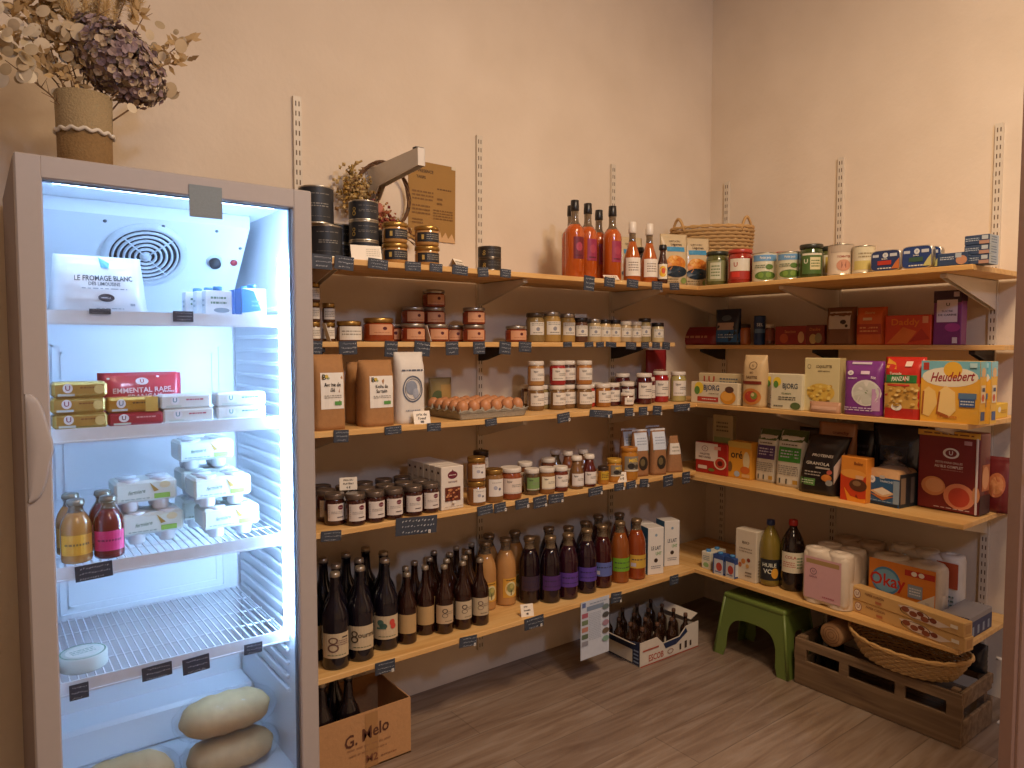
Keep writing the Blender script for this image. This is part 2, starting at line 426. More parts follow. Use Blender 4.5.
def carton(w, d, h, base, fr=(), rt=(), lf=(), tp=(), bev=.002, extra=None, kind='box', m=None):
    def f():
        LAST[0] = (w, h); t = empty(kind); b = MB(); b.box((0, 0, h/2), (w, d, h), m or P(base), bev); b.build('carton', t)
        for nm, fn, W, items in (('front_print', front(w, h, d), w, fr), ('side_print', right(w, h, d), d, rt), ('side_print', left(w, h, d), d, lf)):
            if items: MB().art(fn, W, h, items).build(nm, t)
        if tp: MB().art(topf(w, h, d), w, d, tp).build('top_print', t)
        if extra: extra(t, w, d, h)
        return t
    return f
def _hash(*a): return math.sin(sum(x*k for x, k in zip(a, (12.99, 78.23, 37.7, 5.3))))
def pouch(w, d, h, base, art=(), m=None, fold=.0, p=3., foot=.85, wr=.0012, topw=1., kind='pouch', toph=.06, topcol=None, sk=0., back=True, flat=3.):
    """standing bag: thick at the foot, pinched to a crimped seam at the top"""
    def hd(v): return max(.0012, d/2*(foot+(1-foot)*min(1, v*5))*(1-min(1, max(0, v)/(1-toph*.6))**p))
    def fn(u, v, l):
        U = 2*u; k = max(0, 1-abs(U)**flat)**.5; ww = w*(1+(topw-1)*v)
        c = wr*(math.sin(u*11+v*5+w*60)*math.sin(v*15+u*4+h*40)+.4*math.sin(u*23-v*19))*min(1, hd(v)/.006)
        return Vector((u*ww+sk*v*v, -hd(v)*k-l-abs(c)*.6-.0004*k, v*h))
    def f():
        LAST[0] = (w, h); t = empty(kind); b = MB(); N = 12; nv = 16; rr = []
        for j in range(nv+1):
            v = j/nv; r = []
            for i in range(N+1): r.append(fn(-.5+i/N, v, 0))
            for i in range(N-1, 0, -1):
                q = fn(-.5+i/N, v, 0); r.append(Vector((q.x, -q.y, q.z)))
            rr.append(r)
        b.rings(rr, m or FOIL(base)); b.build('bag', t)
        if topcol:
            b = MB(); b.art(fn, w, h, [('r', -.5, 1-toph, .5, 1, P(topcol))]); b.build('top_seam', t)
        if art:
            b = MB(); b.lift = .0009; b.art(fn, w, h, art).build('front_print', t)
        return t
    return f
def tin(r, h, base, art=(), rim='#c8c2b4', W=None, kind='can', full=True):
    def f():
        t = empty(kind); b = MB()
        b.lathe([(r*.97, 0), (r, .001), (r, .003), (r*.985, .004), (r*.985, h-.004), (r, h-.003), (r, h-.001), (r*.96, h), (r*.95, h-.002), (.0005, h-.002)], MET(rim), 24); b.build('can', t)
        b = MB(); W2 = 2*PI*r*.985; H = h-.010
        b.lathe([(r*.988, .005), (r*.988, h-.005)], P(base), 24, cap=False)
        if art:
            Wd = W or r*2.2; b.art(cyl(r*.989, Wd, H, .005), Wd, H, art)
        b.build('label', t); return t
    return f
def spot_b(px, lv, y=None, d=None, r=0., dep=0.):
    """a place on a back-wall board: pixel column + either the row its foot shows at or the distance behind the board's edge"""
    z = LEV_B[lv]
    if d is None:
        p = at_z(px, y, z); v = Vector((p.x-CAM.x, p.y-CAM.y, 0)).normalized(); p = p+v*r+Vector((0, dep/2, 0))
    else: p = on_y(px, FR_B[lv]+d, z+.03)
    p.z = z+.0004; return p
def spot_r(px, lv, y=None, d=None, r=0., dep=0.):
    z = LEV_R[lv]
    if d is None:
        p = at_z(px, y, z); v = Vector((p.x-CAM.x, p.y-CAM.y, 0)).normalized(); p = p+v*r+Vector((dep/2, 0, 0))
    else: p = on_x(px, FR_R[lv]+d, z+.03)
    p.z = z+.0004; return p
def fit_b(o, key, p, yf, fit):
    w0, h0 = DIM[key]; x0, x1, yt = fit; xm = (x0+x1)/2
    A, B = on_y(x0, yf, p.z+.05), on_y(x1, yf, p.z+.05); h = at_y(xm, yt, yf).z-p.z
    o.scale = ((B.x-A.x)/w0, 1, h/h0); o.location.x = (A.x+B.x)/2
def fit_r(o, key, p, xf, fit):
    w0, h0 = DIM[key]; x0, x1, yt = fit; xm = (x0+x1)/2
    A, B = on_x(x0, xf, p.z+.05), on_x(x1, xf, p.z+.05); h = at_x(xm, yt, xf).z-p.z
    o.scale = ((A.y-B.y)/w0, 1, h/h0); o.location.y = (A.y+B.y)/2
def bk(key, mk, fit, lv, d, dep, label, cat, group=None, rz=0.):
    # back-wall goods with a flat front: fit = left column, right column, row of the top; d = front face behind the edge
    yf = FR_B[lv]+d; p = on_y((fit[0]+fit[1])/2, yf, LEV_B[lv]+.05); p.z = LEV_B[lv]+.0005; p.y = yf+dep/2
    o = inst(key, mk, p, rz, label, cat, group); fit_b(o, key, p, yf, fit); return o
def face(p, k=.6): return math.atan2(CAM.x-p.x, -(CAM.y-p.y))*k

# round goods are gathered first, nudged apart where they would touch, then built
ROUND = []
def rnd(key, mk, r, h, p, label, cat, group=None, k=.55, n=1, labs=None, fixed=False):
    ROUND.append(dict(key=key, mk=mk, r=r, h=h, p=p.copy(), label=label, cat=cat, group=group, k=k, n=n, labs=labs, fixed=fixed))
def settle():
    for _ in range(80):
        for i, a in enumerate(ROUND):
            for c in ROUND[i+1:]:
                if abs(a['p'].z-c['p'].z) > .001: continue
                dx = c['p'].x-a['p'].x; dy = c['p'].y-a['p'].y; L_ = math.hypot(dx, dy) or 1e-4; need = a['r']+c['r']+.0012
                if L_ < need:
                    q = (need-L_)/2*1.02; ux, uy = dx/L_, dy/L_
                    a['p'].x -= ux*q; a['p'].y -= uy*q; c['p'].x += ux*q; c['p'].y += uy*q
        for a in ROUND:                       # stay on the board
            lo, z = None, a['p'].z
            onb = [l for l in LEV_B if abs(LEV_B[l]+.0004-z) < 1e-4]
            if onb and a.get('side', 'b') == 'b' and a['p'].x < -.5:
                a['p'].y = min(-.028-a['r'], max(FR_B[onb[0]]+a['r']+.004, a['p'].y))
    for a in ROUND:
        for i in range(a['n']):
            p = a['p'].copy(); p.z += i*(a['h']+.0004)
            lab = a['labs'][i] if a['labs'] else a['label']
            inst(a['key'], a['mk'], p, face(p, a['k'])+random.uniform(-.12, .12), lab, a['cat'], a['group'])
ORD = ['first', 'second', 'third', 'fourth', 'fifth', 'sixth', 'seventh', 'eighth', 'ninth', 'tenth', 'eleventh', 'twelfth', 'thirteenth', 'fourteenth', 'fifteenth']

# ---------------------------------------------------------------- top shelf, back wall
GOLD = mat('#b08a4a', .3, .8, var=.05); SILV = mat('#a9a093', .3, .8, var=.05)
DK = '#23262c'
cart = [('o', -.36, .3, .06, .13, .35, '#c9a85a'), ('o', -.35, .55, .05, .11, .35, '#c9a85a'), ('l', -.2, .72, .42, .80, 1, '#77736c'), ('l', -.2, .38, .42, .55, 2, '#77736c')]
bigcan = [('l', -.3, .78, .3, .84, 1, '#75716c'), ('l', -.25, .42, .25, .56, 2, '#8a867e'), ('l', -.3, .14, .3, .18, 1, '#6a675f')]
p = spot_b(325, 5, d=.065); rnd('bigcan', tin(.053, .098, DK, bigcan), .053, .098, p, 'large black tin at the bottom of the pair beside the fridge, top shelf', 'can', 'large black tins by the fridge')
ROUND.append(dict(ROUND[-1], key='bigcan2', mk=tin(.052, .112, DK, bigcan), r=.052, h=.098, label='large black tin standing on another right beside the fridge', rider=len(ROUND)-1, shift=-.026))
_ = (['large black tin at the bottom of the pair beside the fridge, top shelf', 'large black tin standing on another right beside the fridge'])
p = spot_b(340, 5, d=.16); rnd('medcan', tin(.040, .062, DK, cart), .040, .062, p, '', 'can', 'black tins on the top shelf', n=2, labs=['small black tin at the back between the large tins and the stack of three, lower', 'small black tin at the back between the large tins and the stack of three, upper'])
p = spot_b(364, 5, d=.07); rnd('medcan3', tin(.047, .0625, DK, cart), .047, .0625, p, '', 'can', 'black tins on the top shelf', n=3,
    labs=['black tin hidden behind the blank white card, bottom of three', 'black tin in the middle of the stack of three below the wreath', 'black tin on top of the stack of three below the wreath'])
p = spot_b(384, 5, d=.18); rnd('medcan', tin(.040, .062, DK, cart), .040, .062, p, '', 'can', 'black tins on the top shelf', n=2, labs=['small black tin at the back behind the gold-lidded jars, lower', 'small black tin at the back behind the gold-lidded jars, upper'])
terr = jar(.041, .066, '#b5854a', GOLD, [('r', -.5, 0, .5, 1, '#25262b'), ('r', -.3, .25, -.2, .75, '#c9a85a'), ('l', -.1, .2, .45, .85, 3, '#8d8678')], lab=(.2, .66), W=.085, lidr=1.08)
p = spot_b(395, 5, d=.065); rnd('terr', terr, .044, .066, p, '', 'jar', 'gold-lidded terrine jars', n=2, labs=['gold-lidded jar with black label, lower of the pair right of the white card', 'gold-lidded jar with black label, upper of the pair right of the white card'])
p = spot_b(427, 5, d=.065); rnd('terr', terr, .044, .066, p, '', 'jar', 'gold-lidded terrine jars', n=2, labs=['gold-lidded jar with black label, lower of the pair under the brown poster', 'gold-lidded jar with black label, upper of the pair under the brown poster'])
p = spot_b(489.5, 5, d=.06); rnd('flat', tin(.042, .043, '#2b241f', cart, rim='#6b6258'), .042, .043, p, '', 'can', 'flat black tins', n=2, labs=['flat black tin with gold mark standing alone on the board, lower of two', 'flat black tin with gold mark, upper of the two standing alone'])
def blank_card(wd, hg, lean, art=(), col='#efe3d0'):
    def f():
        b = MB(); R = Matrix.Rotation(-lean, 4, 'X'); fn0 = lambda u, v, l: R @ Vector((u*wd, -l, v*hg))
        b.box(R @ Vector((0, .0008, hg/2)), (wd, .0014, hg), P(col), 0, R)
        b.box((0, .016, .0008), (wd, .03, .0014), P(col))
        b.art(fn0, wd, hg, art); return b.build('price_card')
    return f
def card(px, lv, d, wd, hg, label, art=(), side='b', lean=.35, rz=None):
    p = spot_b(px, lv, d=d) if side == 'b' else spot_r(px, lv, d=d)
    o = blank_card(wd, hg, lean, art)(); o.location = p; o.rotation_euler = (0, 0, face(p, .45) if rz is None else rz); tag(o, label, 'price card', 'white price cards')
card(367, 5, .005, .095, .05, 'large white card leaning on the tins at the front of the top shelf', [('l', 0, .25, .45, .8, 4, '#c9bda8')])
def tent():
    b = MB(); w_ = .062; h_ = .03
    b.faces([(-w_/2, -.02, 0), (w_/2, -.02, 0), (w_/2, 0, h_), (-w_/2, 0, h_), (-w_/2, .02, 0), (w_/2, .02, 0)], [(0, 1, 2, 3), (3, 2, 5, 4)], P('#efe3d0'))
    fn = lambda u, v, l: Vector((u*w_, -.02+v*.02-l, v*h_+l)); b.art(fn, w_, .036, [('l', -.4, .2, .4, .8, 2, '#8a7c6a')]); return b.build('price_card')
o = tent(); o.location = spot_b(457, 5, d=.03); o.rotation_euler = (0, 0, .5); tag(o, 'small folded white paper tent near the middle of the top shelf', 'price card', 'white price cards')
# syrup and cider
CAPB = '#1f1a18'; CLR = mat('#d9c4a6', .05, coat=.3, trans=.9)
def syr(lc): return bottle(.038, .30, '#b8541a', CAPB, [('r', -.5, 0, .5, 1, lc), ('d', 0, .55, .3, .2, '#a83a50'), ('l', -.35, .08, .35, .22, 1, '#5a1020')], None or lc, (.24, .52), .046, 'syrup', caph=.04, off=.35)
for i, (px, d, lc, lb) in enumerate([(574.5, .06, '#6e1626', 'orange syrup bottle with dark red label and black cap, leftmost in the front'),
        (587.5, .075, '#92254a', 'orange syrup bottle with pink label, second from the left in the group'),
        (612, .055, '#9a2848', 'tallest-looking orange syrup bottle with pink label, right of the group'),
        (571, .15, '#6e1626', 'orange syrup bottle at the back left of the black-capped group'),
        (598.5, .15, '#92254a', 'orange syrup bottle at the back in the middle, black cap sticking up')]):
    p = spot_b(px, 5, d=d); rnd(('syr', lc), syr(lc), .038, .30, p, lb, 'bottle', 'orange syrup bottles on the top shelf', k=.7)
cid = bottle(.036, .25, '#b0581e', '#e6dccd', [('l', -.3, .25, .3, .8, 4, '#8d7a66')], '#ece2d2', (.1, .40), .07, 'cider', caph=.045)
p = spot_b(632, 5, d=.06); rnd('cid', cid, .036, .25, p, 'amber bottle with white cap and white label, left one of two', 'bottle', 'white-capped amber bottles', k=.7)
p = spot_b(649, 5, d=.05); rnd('cid', cid, .036, .25, p, 'amber bottle with white cap and white label, right one of two', 'bottle', 'white-capped amber bottles', k=.7)
p = spot_b(662.5, 5, d=.028); rnd('sm', bottle(.022, .165, '#4a2c20', CAPB, [('d', 0, .5, .38, .38, '#e8b82c'), ('d', .05, .55, .18, .2, '#d8542c')], '#efe6cc', (.12, .5), .042, 'sauce', caph=.02), .022, .165, p, 'small dark bottle with yellow round label and black cap, right of the white-capped bottles', 'bottle', k=.8)
p = spot_b(640, 5, d=.14); rnd('sm2', bottle(.022, .165, '#3a2a24', CAPB, (), '#cfc4b0', (.12, .5), .042, 'sauce', caph=.02), .022, .165, p, 'small bottle with black cap peeking out behind the two white-capped bottles', 'bottle', k=.8)
card(612.5, 5, .004, .062, .03, 'white price card lying tilted in front of the syrup bottles', [('l', -.4, .2, .4, .8, 2, '#7a6a58')], lean=.9)

# ---------------------------------------------------------------- second shelf, back wall (shallow)
smj = jar(.021, .062, '#5a3a26', GOLD, [('l', -.4, .2, .4, .8, 4, '#8f8474')], '#e6dfd0', (.15, .72), .04)
p = spot_b(314, 4, d=.05); rnd('smj', smj, .022, .062, p, '', 'jar', 'small white-labelled jars by the fridge', n=3, labs=['small white-labelled jar against the fridge, bottom of the stack of three', 'small white-labelled jar against the fridge, middle of the stack of three', 'small white-labelled jar against the fridge, top of the stack of three'])
p = spot_b(329, 4, d=.07); rnd('smj', smj, .022, .062, p, '', 'jar', 'small white-labelled jars by the fridge', n=2, labs=['small dark jar with white label, lower of the pair second from the fridge', 'small dark jar with white label, upper of the pair second from the fridge'])
p = spot_b(349, 4, d=.055); rnd('wl', jar(.042, .067, '#6a4630', GOLD, [('l', -.4, .3, .4, .75, 2, '#9a8f7c')], '#e9e2d4', (.08, .74), .085), .042, .067, p, 'low wide jar with a long white label and gold lid, second shelf', 'jar')
peach = [('d', .12, .62, .09, .16, '#5a1c22'), ('l', -.3, .15, .35, .3, 1, '#b5744c')]
p = spot_b(378.5, 4, d=.058); rnd('big', jar(.053, .080, '#9c4420', GOLD, peach, '#dca078', (.28, .72), .085), .053, .080, p, 'largest gold-lidded jar with peach label, beside the white-labelled jar', 'jar')
tj = jar(.043, .063, '#8a3a22', SILV, peach, '#d79c74', (.14, .70), .07)
tjl = [(411.5, .055, 1, ['low terrine jar with peach label, right of the largest one']), (400, .12, 1, ['dark low jar half hidden behind the terrine jars, by the largest one']),
       (426, .125, 3, ['low terrine jar, bottom of the stack of three', 'low terrine jar, middle of the stack of three', 'low terrine jar on top of the stack of three']),
       (441, .05, 1, ['low terrine jar with peach label in front, right of the stack of three']),
       (414, .16, 2, ['low terrine jar at the very back behind the stack of three, lower', 'low terrine jar at the very back behind the stack of three, upper']),
       (469, .05, 2, ['low terrine jar, lower of the pair left of the upright', 'low terrine jar, upper of the pair left of the upright']), (452, .13, 1, ['dark low jar behind, left of the pair by the upright']),
       (516, .05, 1, ['single low terrine jar with peach label, right of the upright'])]
for px, d, n, ls in tjl:
    p = spot_b(px, 4, d=d); rnd('tj', tj, .0435, .0635, p, '', 'jar', 'low terrine jars on the second shelf', n=n, labs=ls)
def blog(c): return [('t', 'bjørg', -.1, .78, .2, '#3a352f'), ('l', -.3, .2, .4, .6, 3, c)]
wlab = [('d', 0, .45, .12, .16, '#8a8a90'), ('l', -.4, .7, .4, .95, 2, '#8a8478'), ('l', -.3, .08, .3, .25, 1, '#8a8478')]
def sj(r, h, fill, lid): return jar(r, h, fill, lid, wlab, '#e0d8c8', (.25, .68), r*1.7)
for px, r, h, fill, lid, lb in [(535, .034, .102, '#8c7448', '#4a3a28', 'dim jar with olive contents at the left end of the white-labelled row'),
        (551, .036, .108, '#b08c4c', SILV, 'largest jar of mustard-coloured contents with a white label, second shelf'),
        (567, .031, .104, '#b08c4c', SILV, 'mustard-coloured jar with white label beside the largest one'),
        (580.5, .029, .090, '#5a3a2a', '#231c1a', 'brown jar with black lid and white label in front of the price sheet'),
        (593.5, .030, .088, '#c0a878', SILV, 'pale jar with silver lid right of the black-lidded brown jar'),
        (604.5, .026, .086, '#d0b078', '#231c1a', 'pale jar with black lid, left of two alike'), (614.5, .026, .086, '#d0b078', '#231c1a', 'pale jar with black lid, right of two alike'),
        (625, .027, .082, '#b8a078', '#cfc4b2', 'beige jar with pale lid, left of two in front of the black bracket'), (635.5, .025, .082, '#b8a078', '#cfc4b2', 'beige jar with pale lid, right of two in front of the black bracket'),
        (644.5, .026, .096, '#9c8a5c', '#2b211c', 'tall narrow jar with dark lid, second from the end of the row'), (657.5, .027, .080, '#cbb98c', '#2b211c', 'short jar with dark lid at the right end of the row')]:
    p = spot_b(px, 4, d=.05); r *= 1.1; h *= 1.13; rnd(('sj', px), sj(r, h, fill, lid), r, h, p, lb, 'jar', 'sauce jars on the second shelf')
b = MB(); b.box((0, 0, .06), (.085, .0012, .12), P('#d8cfc0')); b.art(front(.085, .12, .0012), .085, .12, [('l', -.4, .2, .4, .9, 7, '#6a6a78')])
o = b.build('price_sheet'); o.location = on_y(579, -.10, 1.36)+Vector((0, 0, 0)); o.location.z = LEV_B[4]+.0005; tag(o, 'printed paper sheet standing behind the sauce jars', 'sheet of paper')
for px, d, lb in ((326.5, .012, 'thin white card leaning in front of the small dark jars'), (427, .008, 'thin white card leaning between two terrine jars')):
    b = MB(); b.box((0, 0, .028), (.002, .03, .058), P('#d9d0c2'), 0, Matrix.Rotation(-.3, 4, 'Y')); o = b.build('price_card')
    o.location = spot_b(px, 4, d=d+.012); o.location.z += .0015; tag(o, lb, 'price card', 'white price cards')

# ---------------------------------------------------------------- third shelf, back wall
def krart(t1, t2): return [('r', -.30, .28, .38, .76, '#ece6dc'), ('t', 'B', -.20, .70, .10, '#2c3a24'), ('d', -.12, .71, .05, .025, '#c8a83c'), ('t', 'io', -.08, .69, .05, '#5d8a36'), ('t', t1, .04, .60, .075, '#2c2620', .8), ('t', t2, .04, .53, .075, '#2c2620', .8),
    ('l', -.2, .42, .3, .47, 2, '#9a9488'), ('r', .1, .33, .3, .38, '#5d9a4c')]
KM = KR('#a8794a')
def flour(w_, d_, h_, art, m=KM, kind='flour_bag'): return pouch(w_, d_, h_, '#a8794a', art, m, p=9., foot=.98, wr=.003, kind=kind, toph=.03, flat=8.)
bk('fl1', flour(.105, .075, .205, krart('Avoine de', 'Blé')), (314, 348, 354.5), 3, .022, .075, 'kraft paper flour bag with white label, closest to the fridge', 'bag', 'kraft flour bags')
bk('fl2', flour(.112, .075, .185, krart('Kasha de', 'Sarrasin')), (363, 397, 360), 3, .03, .075, 'kraft paper flour bag with white label, left of the white bag', 'bag', 'kraft flour bags')
bk('fl3', flour(.10, .07, .185, ()), (351, 384, 362), 3, .13, .07, 'plain kraft bag standing behind, between the two labelled ones', 'bag', 'kraft flour bags')
wa = [('o', 0, .48, .34, .19, .12, '#5a6274'), ('d', -.04, .50, .2, .1, '#8c94a4'), ('d', .1, .42, .1, .07, '#a2a8b6'), ('l', -.36, .72, .36, .77, 1, '#4c5466'), ('o', 0, .48, .27, .15, .06, '#5a6274'), ('l', -.25, .16, .25, .2, 1, '#8a90a0')]
bk('fl4', flour(.092, .06, .178, wa, mat('#ddd6cc', .6, bump=.3)), (398, 427, 352), 3, .045, .06, 'white paper flour bag with a round blue drawing', 'bag')
card(422.5, 3, .006, .056, .044, 'small white handwritten price card in front of the white flour bag', [('t', 'prix de', 0, .72, .28, '#3a332c'), ('t', 'l\'oeuf', 0, .42, .28, '#3a332c'), ('r', -.1, .08, .1, .24, '#4a423a')])
# eggs
TR = (5, 6); PIT = .048
c0 = at_z(474, 417, 1.082); ex, ey = c0.x, max(c0.y+.1, -.31+.125)
ex = (on_y(430, -.2, 1.1).x+on_y(519, -.2, 1.1).x)/2; ey = -.192
b = MB(); nx, ny = 60, 50; W_, D_ = PIT*6+.012, PIT*5+.006
EGM = mat('#a39a88', .9, bump=.5, scale=200)
def trz(x, y):
    e = min(x+W_/2, W_/2-x, y+D_/2, D_/2-y)
    z = .018+.015*(-math.cos(2*PI*(x+PIT*3)/PIT))*(-math.cos(2*PI*(y+PIT*2.5)/PIT))*-1
    z = .016-.013*math.cos(2*PI*(x+PIT*3-PIT/2)/PIT)/2-.013*math.cos(2*PI*(y+PIT*2.5-PIT/2)/PIT)/2
    c_ = (math.cos(PI*(x+PIT*3)/PIT)*math.cos(PI*(y+PIT*2.5)/PIT))**2
    return max(.004, z+.022*c_*c_) if e > .006 else .022
vs = [(-W_/2+W_*i/nx, -D_/2+D_*j/ny, trz(-W_/2+W_*i/nx, -D_/2+D_*j/ny)) for j in range(ny+1) for i in range(nx+1)]
b.faces(vs, [(j*(nx+1)+i, j*(nx+1)+i+1, (j+1)*(nx+1)+i+1, (j+1)*(nx+1)+i) for j in range(ny) for i in range(nx)], EGM, True)
N_ = 120; per = []
for k in range(N_):
    q = k/N_*4; sd = int(q); f_ = q-sd
    per.append([(-.5+f_, -.5), (.5, -.5+f_), (.5-f_, .5), (-.5, .5-f_)][sd])
b.rings([[Vector((x*W_*s, y*D_*s, z+(.008*abs(math.sin(k/N_*PI*22)) if z > .01 else 0))) for k, (x, y) in enumerate(per)] for s, z in ((.93, .001), (1., .022), (1.02, .026), (.97, .022))], EGM, cap=False)
tr = b.build('egg_tray'); tr.location = (ex, ey, 1.083); tag(tr, 'grey moulded cardboard tray full of brown eggs', 'egg tray')
def egg():
    b = MB(); n = 12
    b.lathe([(max(.0003, .0215*math.sin(PI*i/n)*(1-.12*math.cos(PI*i/n)*-1*-1)), .029-.029*math.cos(PI*i/n)) for i in range(n+1)], mat('#c4865a', .45, var=.12, scale=30), 16, cap=False)
    return b.build('egg')
for j in range(5):
    for i in range(6):
        inst('egg', egg, (ex-PIT*2.5+i*PIT, ey-PIT*2+j*PIT, 1.083+.008), random.uniform(0, 6), 'brown hen egg sitting in the grey cardboard tray', 'egg', 'brown eggs in the tray')
p = on_y(440, -.045, 1.15); p.z = 1.0825
inst('greenpk', pouch(.10, .025, .135, '#8a7848', [('d', -.15, .45, .25, .2, '#4e5a34'), ('r', 0, .1, .45, .8, '#a8854a')]), p, 0, 'small green and brown packet behind the egg tray', 'packet')
# conserves
cap_w = mat('#dcd2c4', .4, var=.02)
jl = [('t', 'bjor', -.15, .76, .22, '#2c2824'), ('l', -.05, .38, .42, .62, 2, '#6a645c'), ('l', -.4, .1, .2, .25, 1, '#a8a094')]
def cj(r, h, fill): return jar(r, h, fill, cap_w, jl, '#e2dacd', (.2, .70), r*1.9)
R1, H1 = .0335, .097
rows = [(529.3, 408.4, '#5c3c24', 'with brown contents, first from the left in the front row'), (544.7, 409.4, '#8c7a4a', 'with olive contents, second from the left in the front row'),
        (570, 408, '#b07a34', 'with golden contents, third from the left in the front row'), (587, 408, '#b0342c', 'with red contents, in the middle of the front row'),
        (604, 407, '#a0682c', 'with amber contents, right of the red one in the front row'), (628.5, 403.5, '#6a3420', 'with brown contents, behind the smallest jar'),
        (557, 405, '#a07a3c', 'with golden contents, second row between the olive and golden ones')]
for px, y, c, lb in rows:
    p = spot_b(px, 3, y=y, r=R1); rnd(('cj', c), cj(R1, H1, c), R1, H1, p, 'white-lidded jar '+lb, 'jar', 'white-lidded preserve jars on the third shelf')
for px, d, c1, c2, lb in [(536.5, .17, '#7a5a34', '#b08048', 'gold-brown upper left'), (552, .175, '#7a5a34', '#a02c2c', 'red'), (569, .165, '#7a5a34', '#4a2a22', 'dark'), (582, .14, '#7a5a34', '#b0743a', 'amber')]:
    p = spot_b(px, 3, d=d); rnd(('cj', c1), cj(R1, H1, c1), R1, H1, p, 'white-lidded jar in the back row, carrying the %s jar' % lb.replace(' upper left', ''), 'jar', 'white-lidded preserve jars on the third shelf')
    ROUND.append(dict(ROUND[-1], key=('cj', c2), mk=cj(R1, H1, c2), label='white-lidded jar with %s contents, stacked on the back row' % lb.replace(' upper left', ''), rider=len(ROUND)-1))
for px, d, c, lb in [(596, .19, '#5a3a28', 'behind the red and amber ones'), (612, .12, '#4a1a1c', 'dark, behind the amber one'), (627, .14, '#4a1a1c', 'dark, behind the brown one')]:
    p = spot_b(px, 3, d=d); rnd(('cj', c), cj(R1, H1, c), R1, H1, p, 'white-lidded jar in the second row, '+lb, 'jar', 'white-lidded preserve jars on the third shelf')
p = spot_b(621.5, 3, y=406.5, r=.029); rnd('cjs', jar(.029, .056, '#6a3a24', cap_w, [('l', -.3, .3, .3, .7, 2, '#6a645c')], '#e2dacd', (.15, .68), .045), .029, .056, p, 'smallest white-lidded jar, squat, at the front edge of the third shelf', 'jar')
for px, y, r, h, c, lb in [(646, 403.5, .036, .114, '#5c161e', 'dark red jar with white lid, left of the tall red one'), (660.5, 402.5, .036, .140, '#a01f24', 'tall bright red jar with white lid'), (678, 401.8, .036, .136, '#b0a468', 'tall jar of pale yellow-green pickles, last on the shelf')]:
    p = spot_b(px, 3, y=y, r=r); rnd(('ct', px), cj(r, h, c), r, h, p, lb, 'jar')
for px, d, h, lb in [(642, .13, .135, 'tall dark red jar behind, left of the tall bright red one'), (625, .22, .13, 'dark jar at the back, only its lid edge showing')]:
    p = spot_b(px, 3, d=d); rnd(('cu', px), cj(.036, h, '#4a1218'), .036, h, p, lb, 'jar')

# ---------------------------------------------------------------- fourth shelf, back wall
bl = mat('#7a6c62', .3, .6, var=.03)
ja = [('d', .2, .78, .16, .14, LOGO), ('l', .06, .74, .34, .80, 1, '#d8c4c4'), ('l', -.3, .4, .3, .58, 2, '#a8a098'), ('r', 0, .18, .35, .23, '#4a3434'), ('l', -.46, .15, -.38, .9, 7, '#9a9088')]
jam = jar(.0325, .098, '#3c1a14', bl, ja, '#ddd2c8', (.16, .70), .058)
fr = [(355.5, 527.4), (376.2, 524), (395.2, 521), (413.5, 516.8), (429.8, 513.3)]
for i, (px, y) in enumerate(fr):
    p = spot_b(px, 2, y=y, r=.030); rnd('jam', jam, .0325, .098, p, 'dark chestnut-spread jar with round maroon logo, %s from the left in the front row' % ORD[i], 'jar', 'dark jars with maroon logo labels', k=.35)
for i, (px, d) in enumerate([(338, .075), (327, .14), (366, .10), (385, .11), (404, .11), (420, .115), (345, .17), (364, .19), (384, .20), (402, .2), (322, .22)]):
    p = spot_b(px, 2, d=d); rnd('jam', jam, .0325, .098, p, 'dark grey-lidded jar in the hidden rows of the maroon-logo jars, %s of those behind' % ORD[i], 'jar', 'dark jars with maroon logo labels', k=.35)
p = on_y(348.5, -.33+.085, .88); b = MB(); W_, H_ = .055, .04
b.box((0, 0, H_/2), (W_, .0015, H_), P('#efe4d2')); b.box((0, .006, -.004), (.004, .002, .05), P('#cfc4b2'))
b.art(front(W_, H_, .0015), W_, H_, [('t', 'PRIX DU', 0, .78, .2, '#3a332c'), ('t', 'PLATEAU', 0, .5, .2, '#3a332c'), ('t', '4 €', 0, .2, .24, '#3a332c')])
o = b.build('price_card'); o.location = (p.x, p.y, .779+.100); o.rotation_euler = (-.1, 0, -.3); tag(o, 'white price card stuck up among the dark jars with grey lids', 'price card', 'white price cards')
b = MB(); b.box((0, 0, .065), (.07, .012, .13), KR('#a9794c'), .002, Matrix.Rotation(.35, 4, 'X')); b.box((.0, -.035, .012), (.07, .07, .02), KR('#b5875a'), .003)
o = b.build('cardboard_tray'); o.location = (-2.335, -.24, .7795); tag(o, 'torn kraft cardboard tray poking out beside the fridge', 'cardboard tray')
cb = [('d', 0, .80, .22, .09, LOGO), ('p', [(-.06, .87), (.06, .87), (0, .93)], LOGO), ('l', -.16, .78, .16, .82, 1, '#e8d8d0'), ('t', 'CHATAIGNE', 0, .64, .055, '#7a4a4a', .8), ('r', -.34, .2, .34, .52, '#6a2e1e')]
R_ = random.Random(4)
for _ in range(26): cb.append(('d', R_.uniform(-.28, .28), R_.uniform(.24, .48), .05, .022, R_.choice(['#a85c3c', '#8a4228', '#c98a5c', '#5a2418'])))
cb += [('d', .02, .18, .08, .035, '#e8ded2'), ('l', -.4, .06, .4, .1, 1, '#b0a090')]
chb = carton(.090, .038, .148, '#ddd3c6', cb, lf=[('d', 0, .86, .16, .03, '#3a2020'), ('l', -.3, .2, .3, .7, 5, '#b8ac9c')], kind='chestnut_box')
p = at_z(453, 509.5, .779)
for i in range(6):
    inst('chb', chb, (p.x, p.y+.021+i*.0392, .7795), 0, 'white carton with maroon logo and chestnut picture, %s' % (('frontmost of the row',)+tuple('%s from the front, mostly hidden' % o_ for o_ in ORD[1:6]))[i], 'box', 'white chestnut cartons in a row')
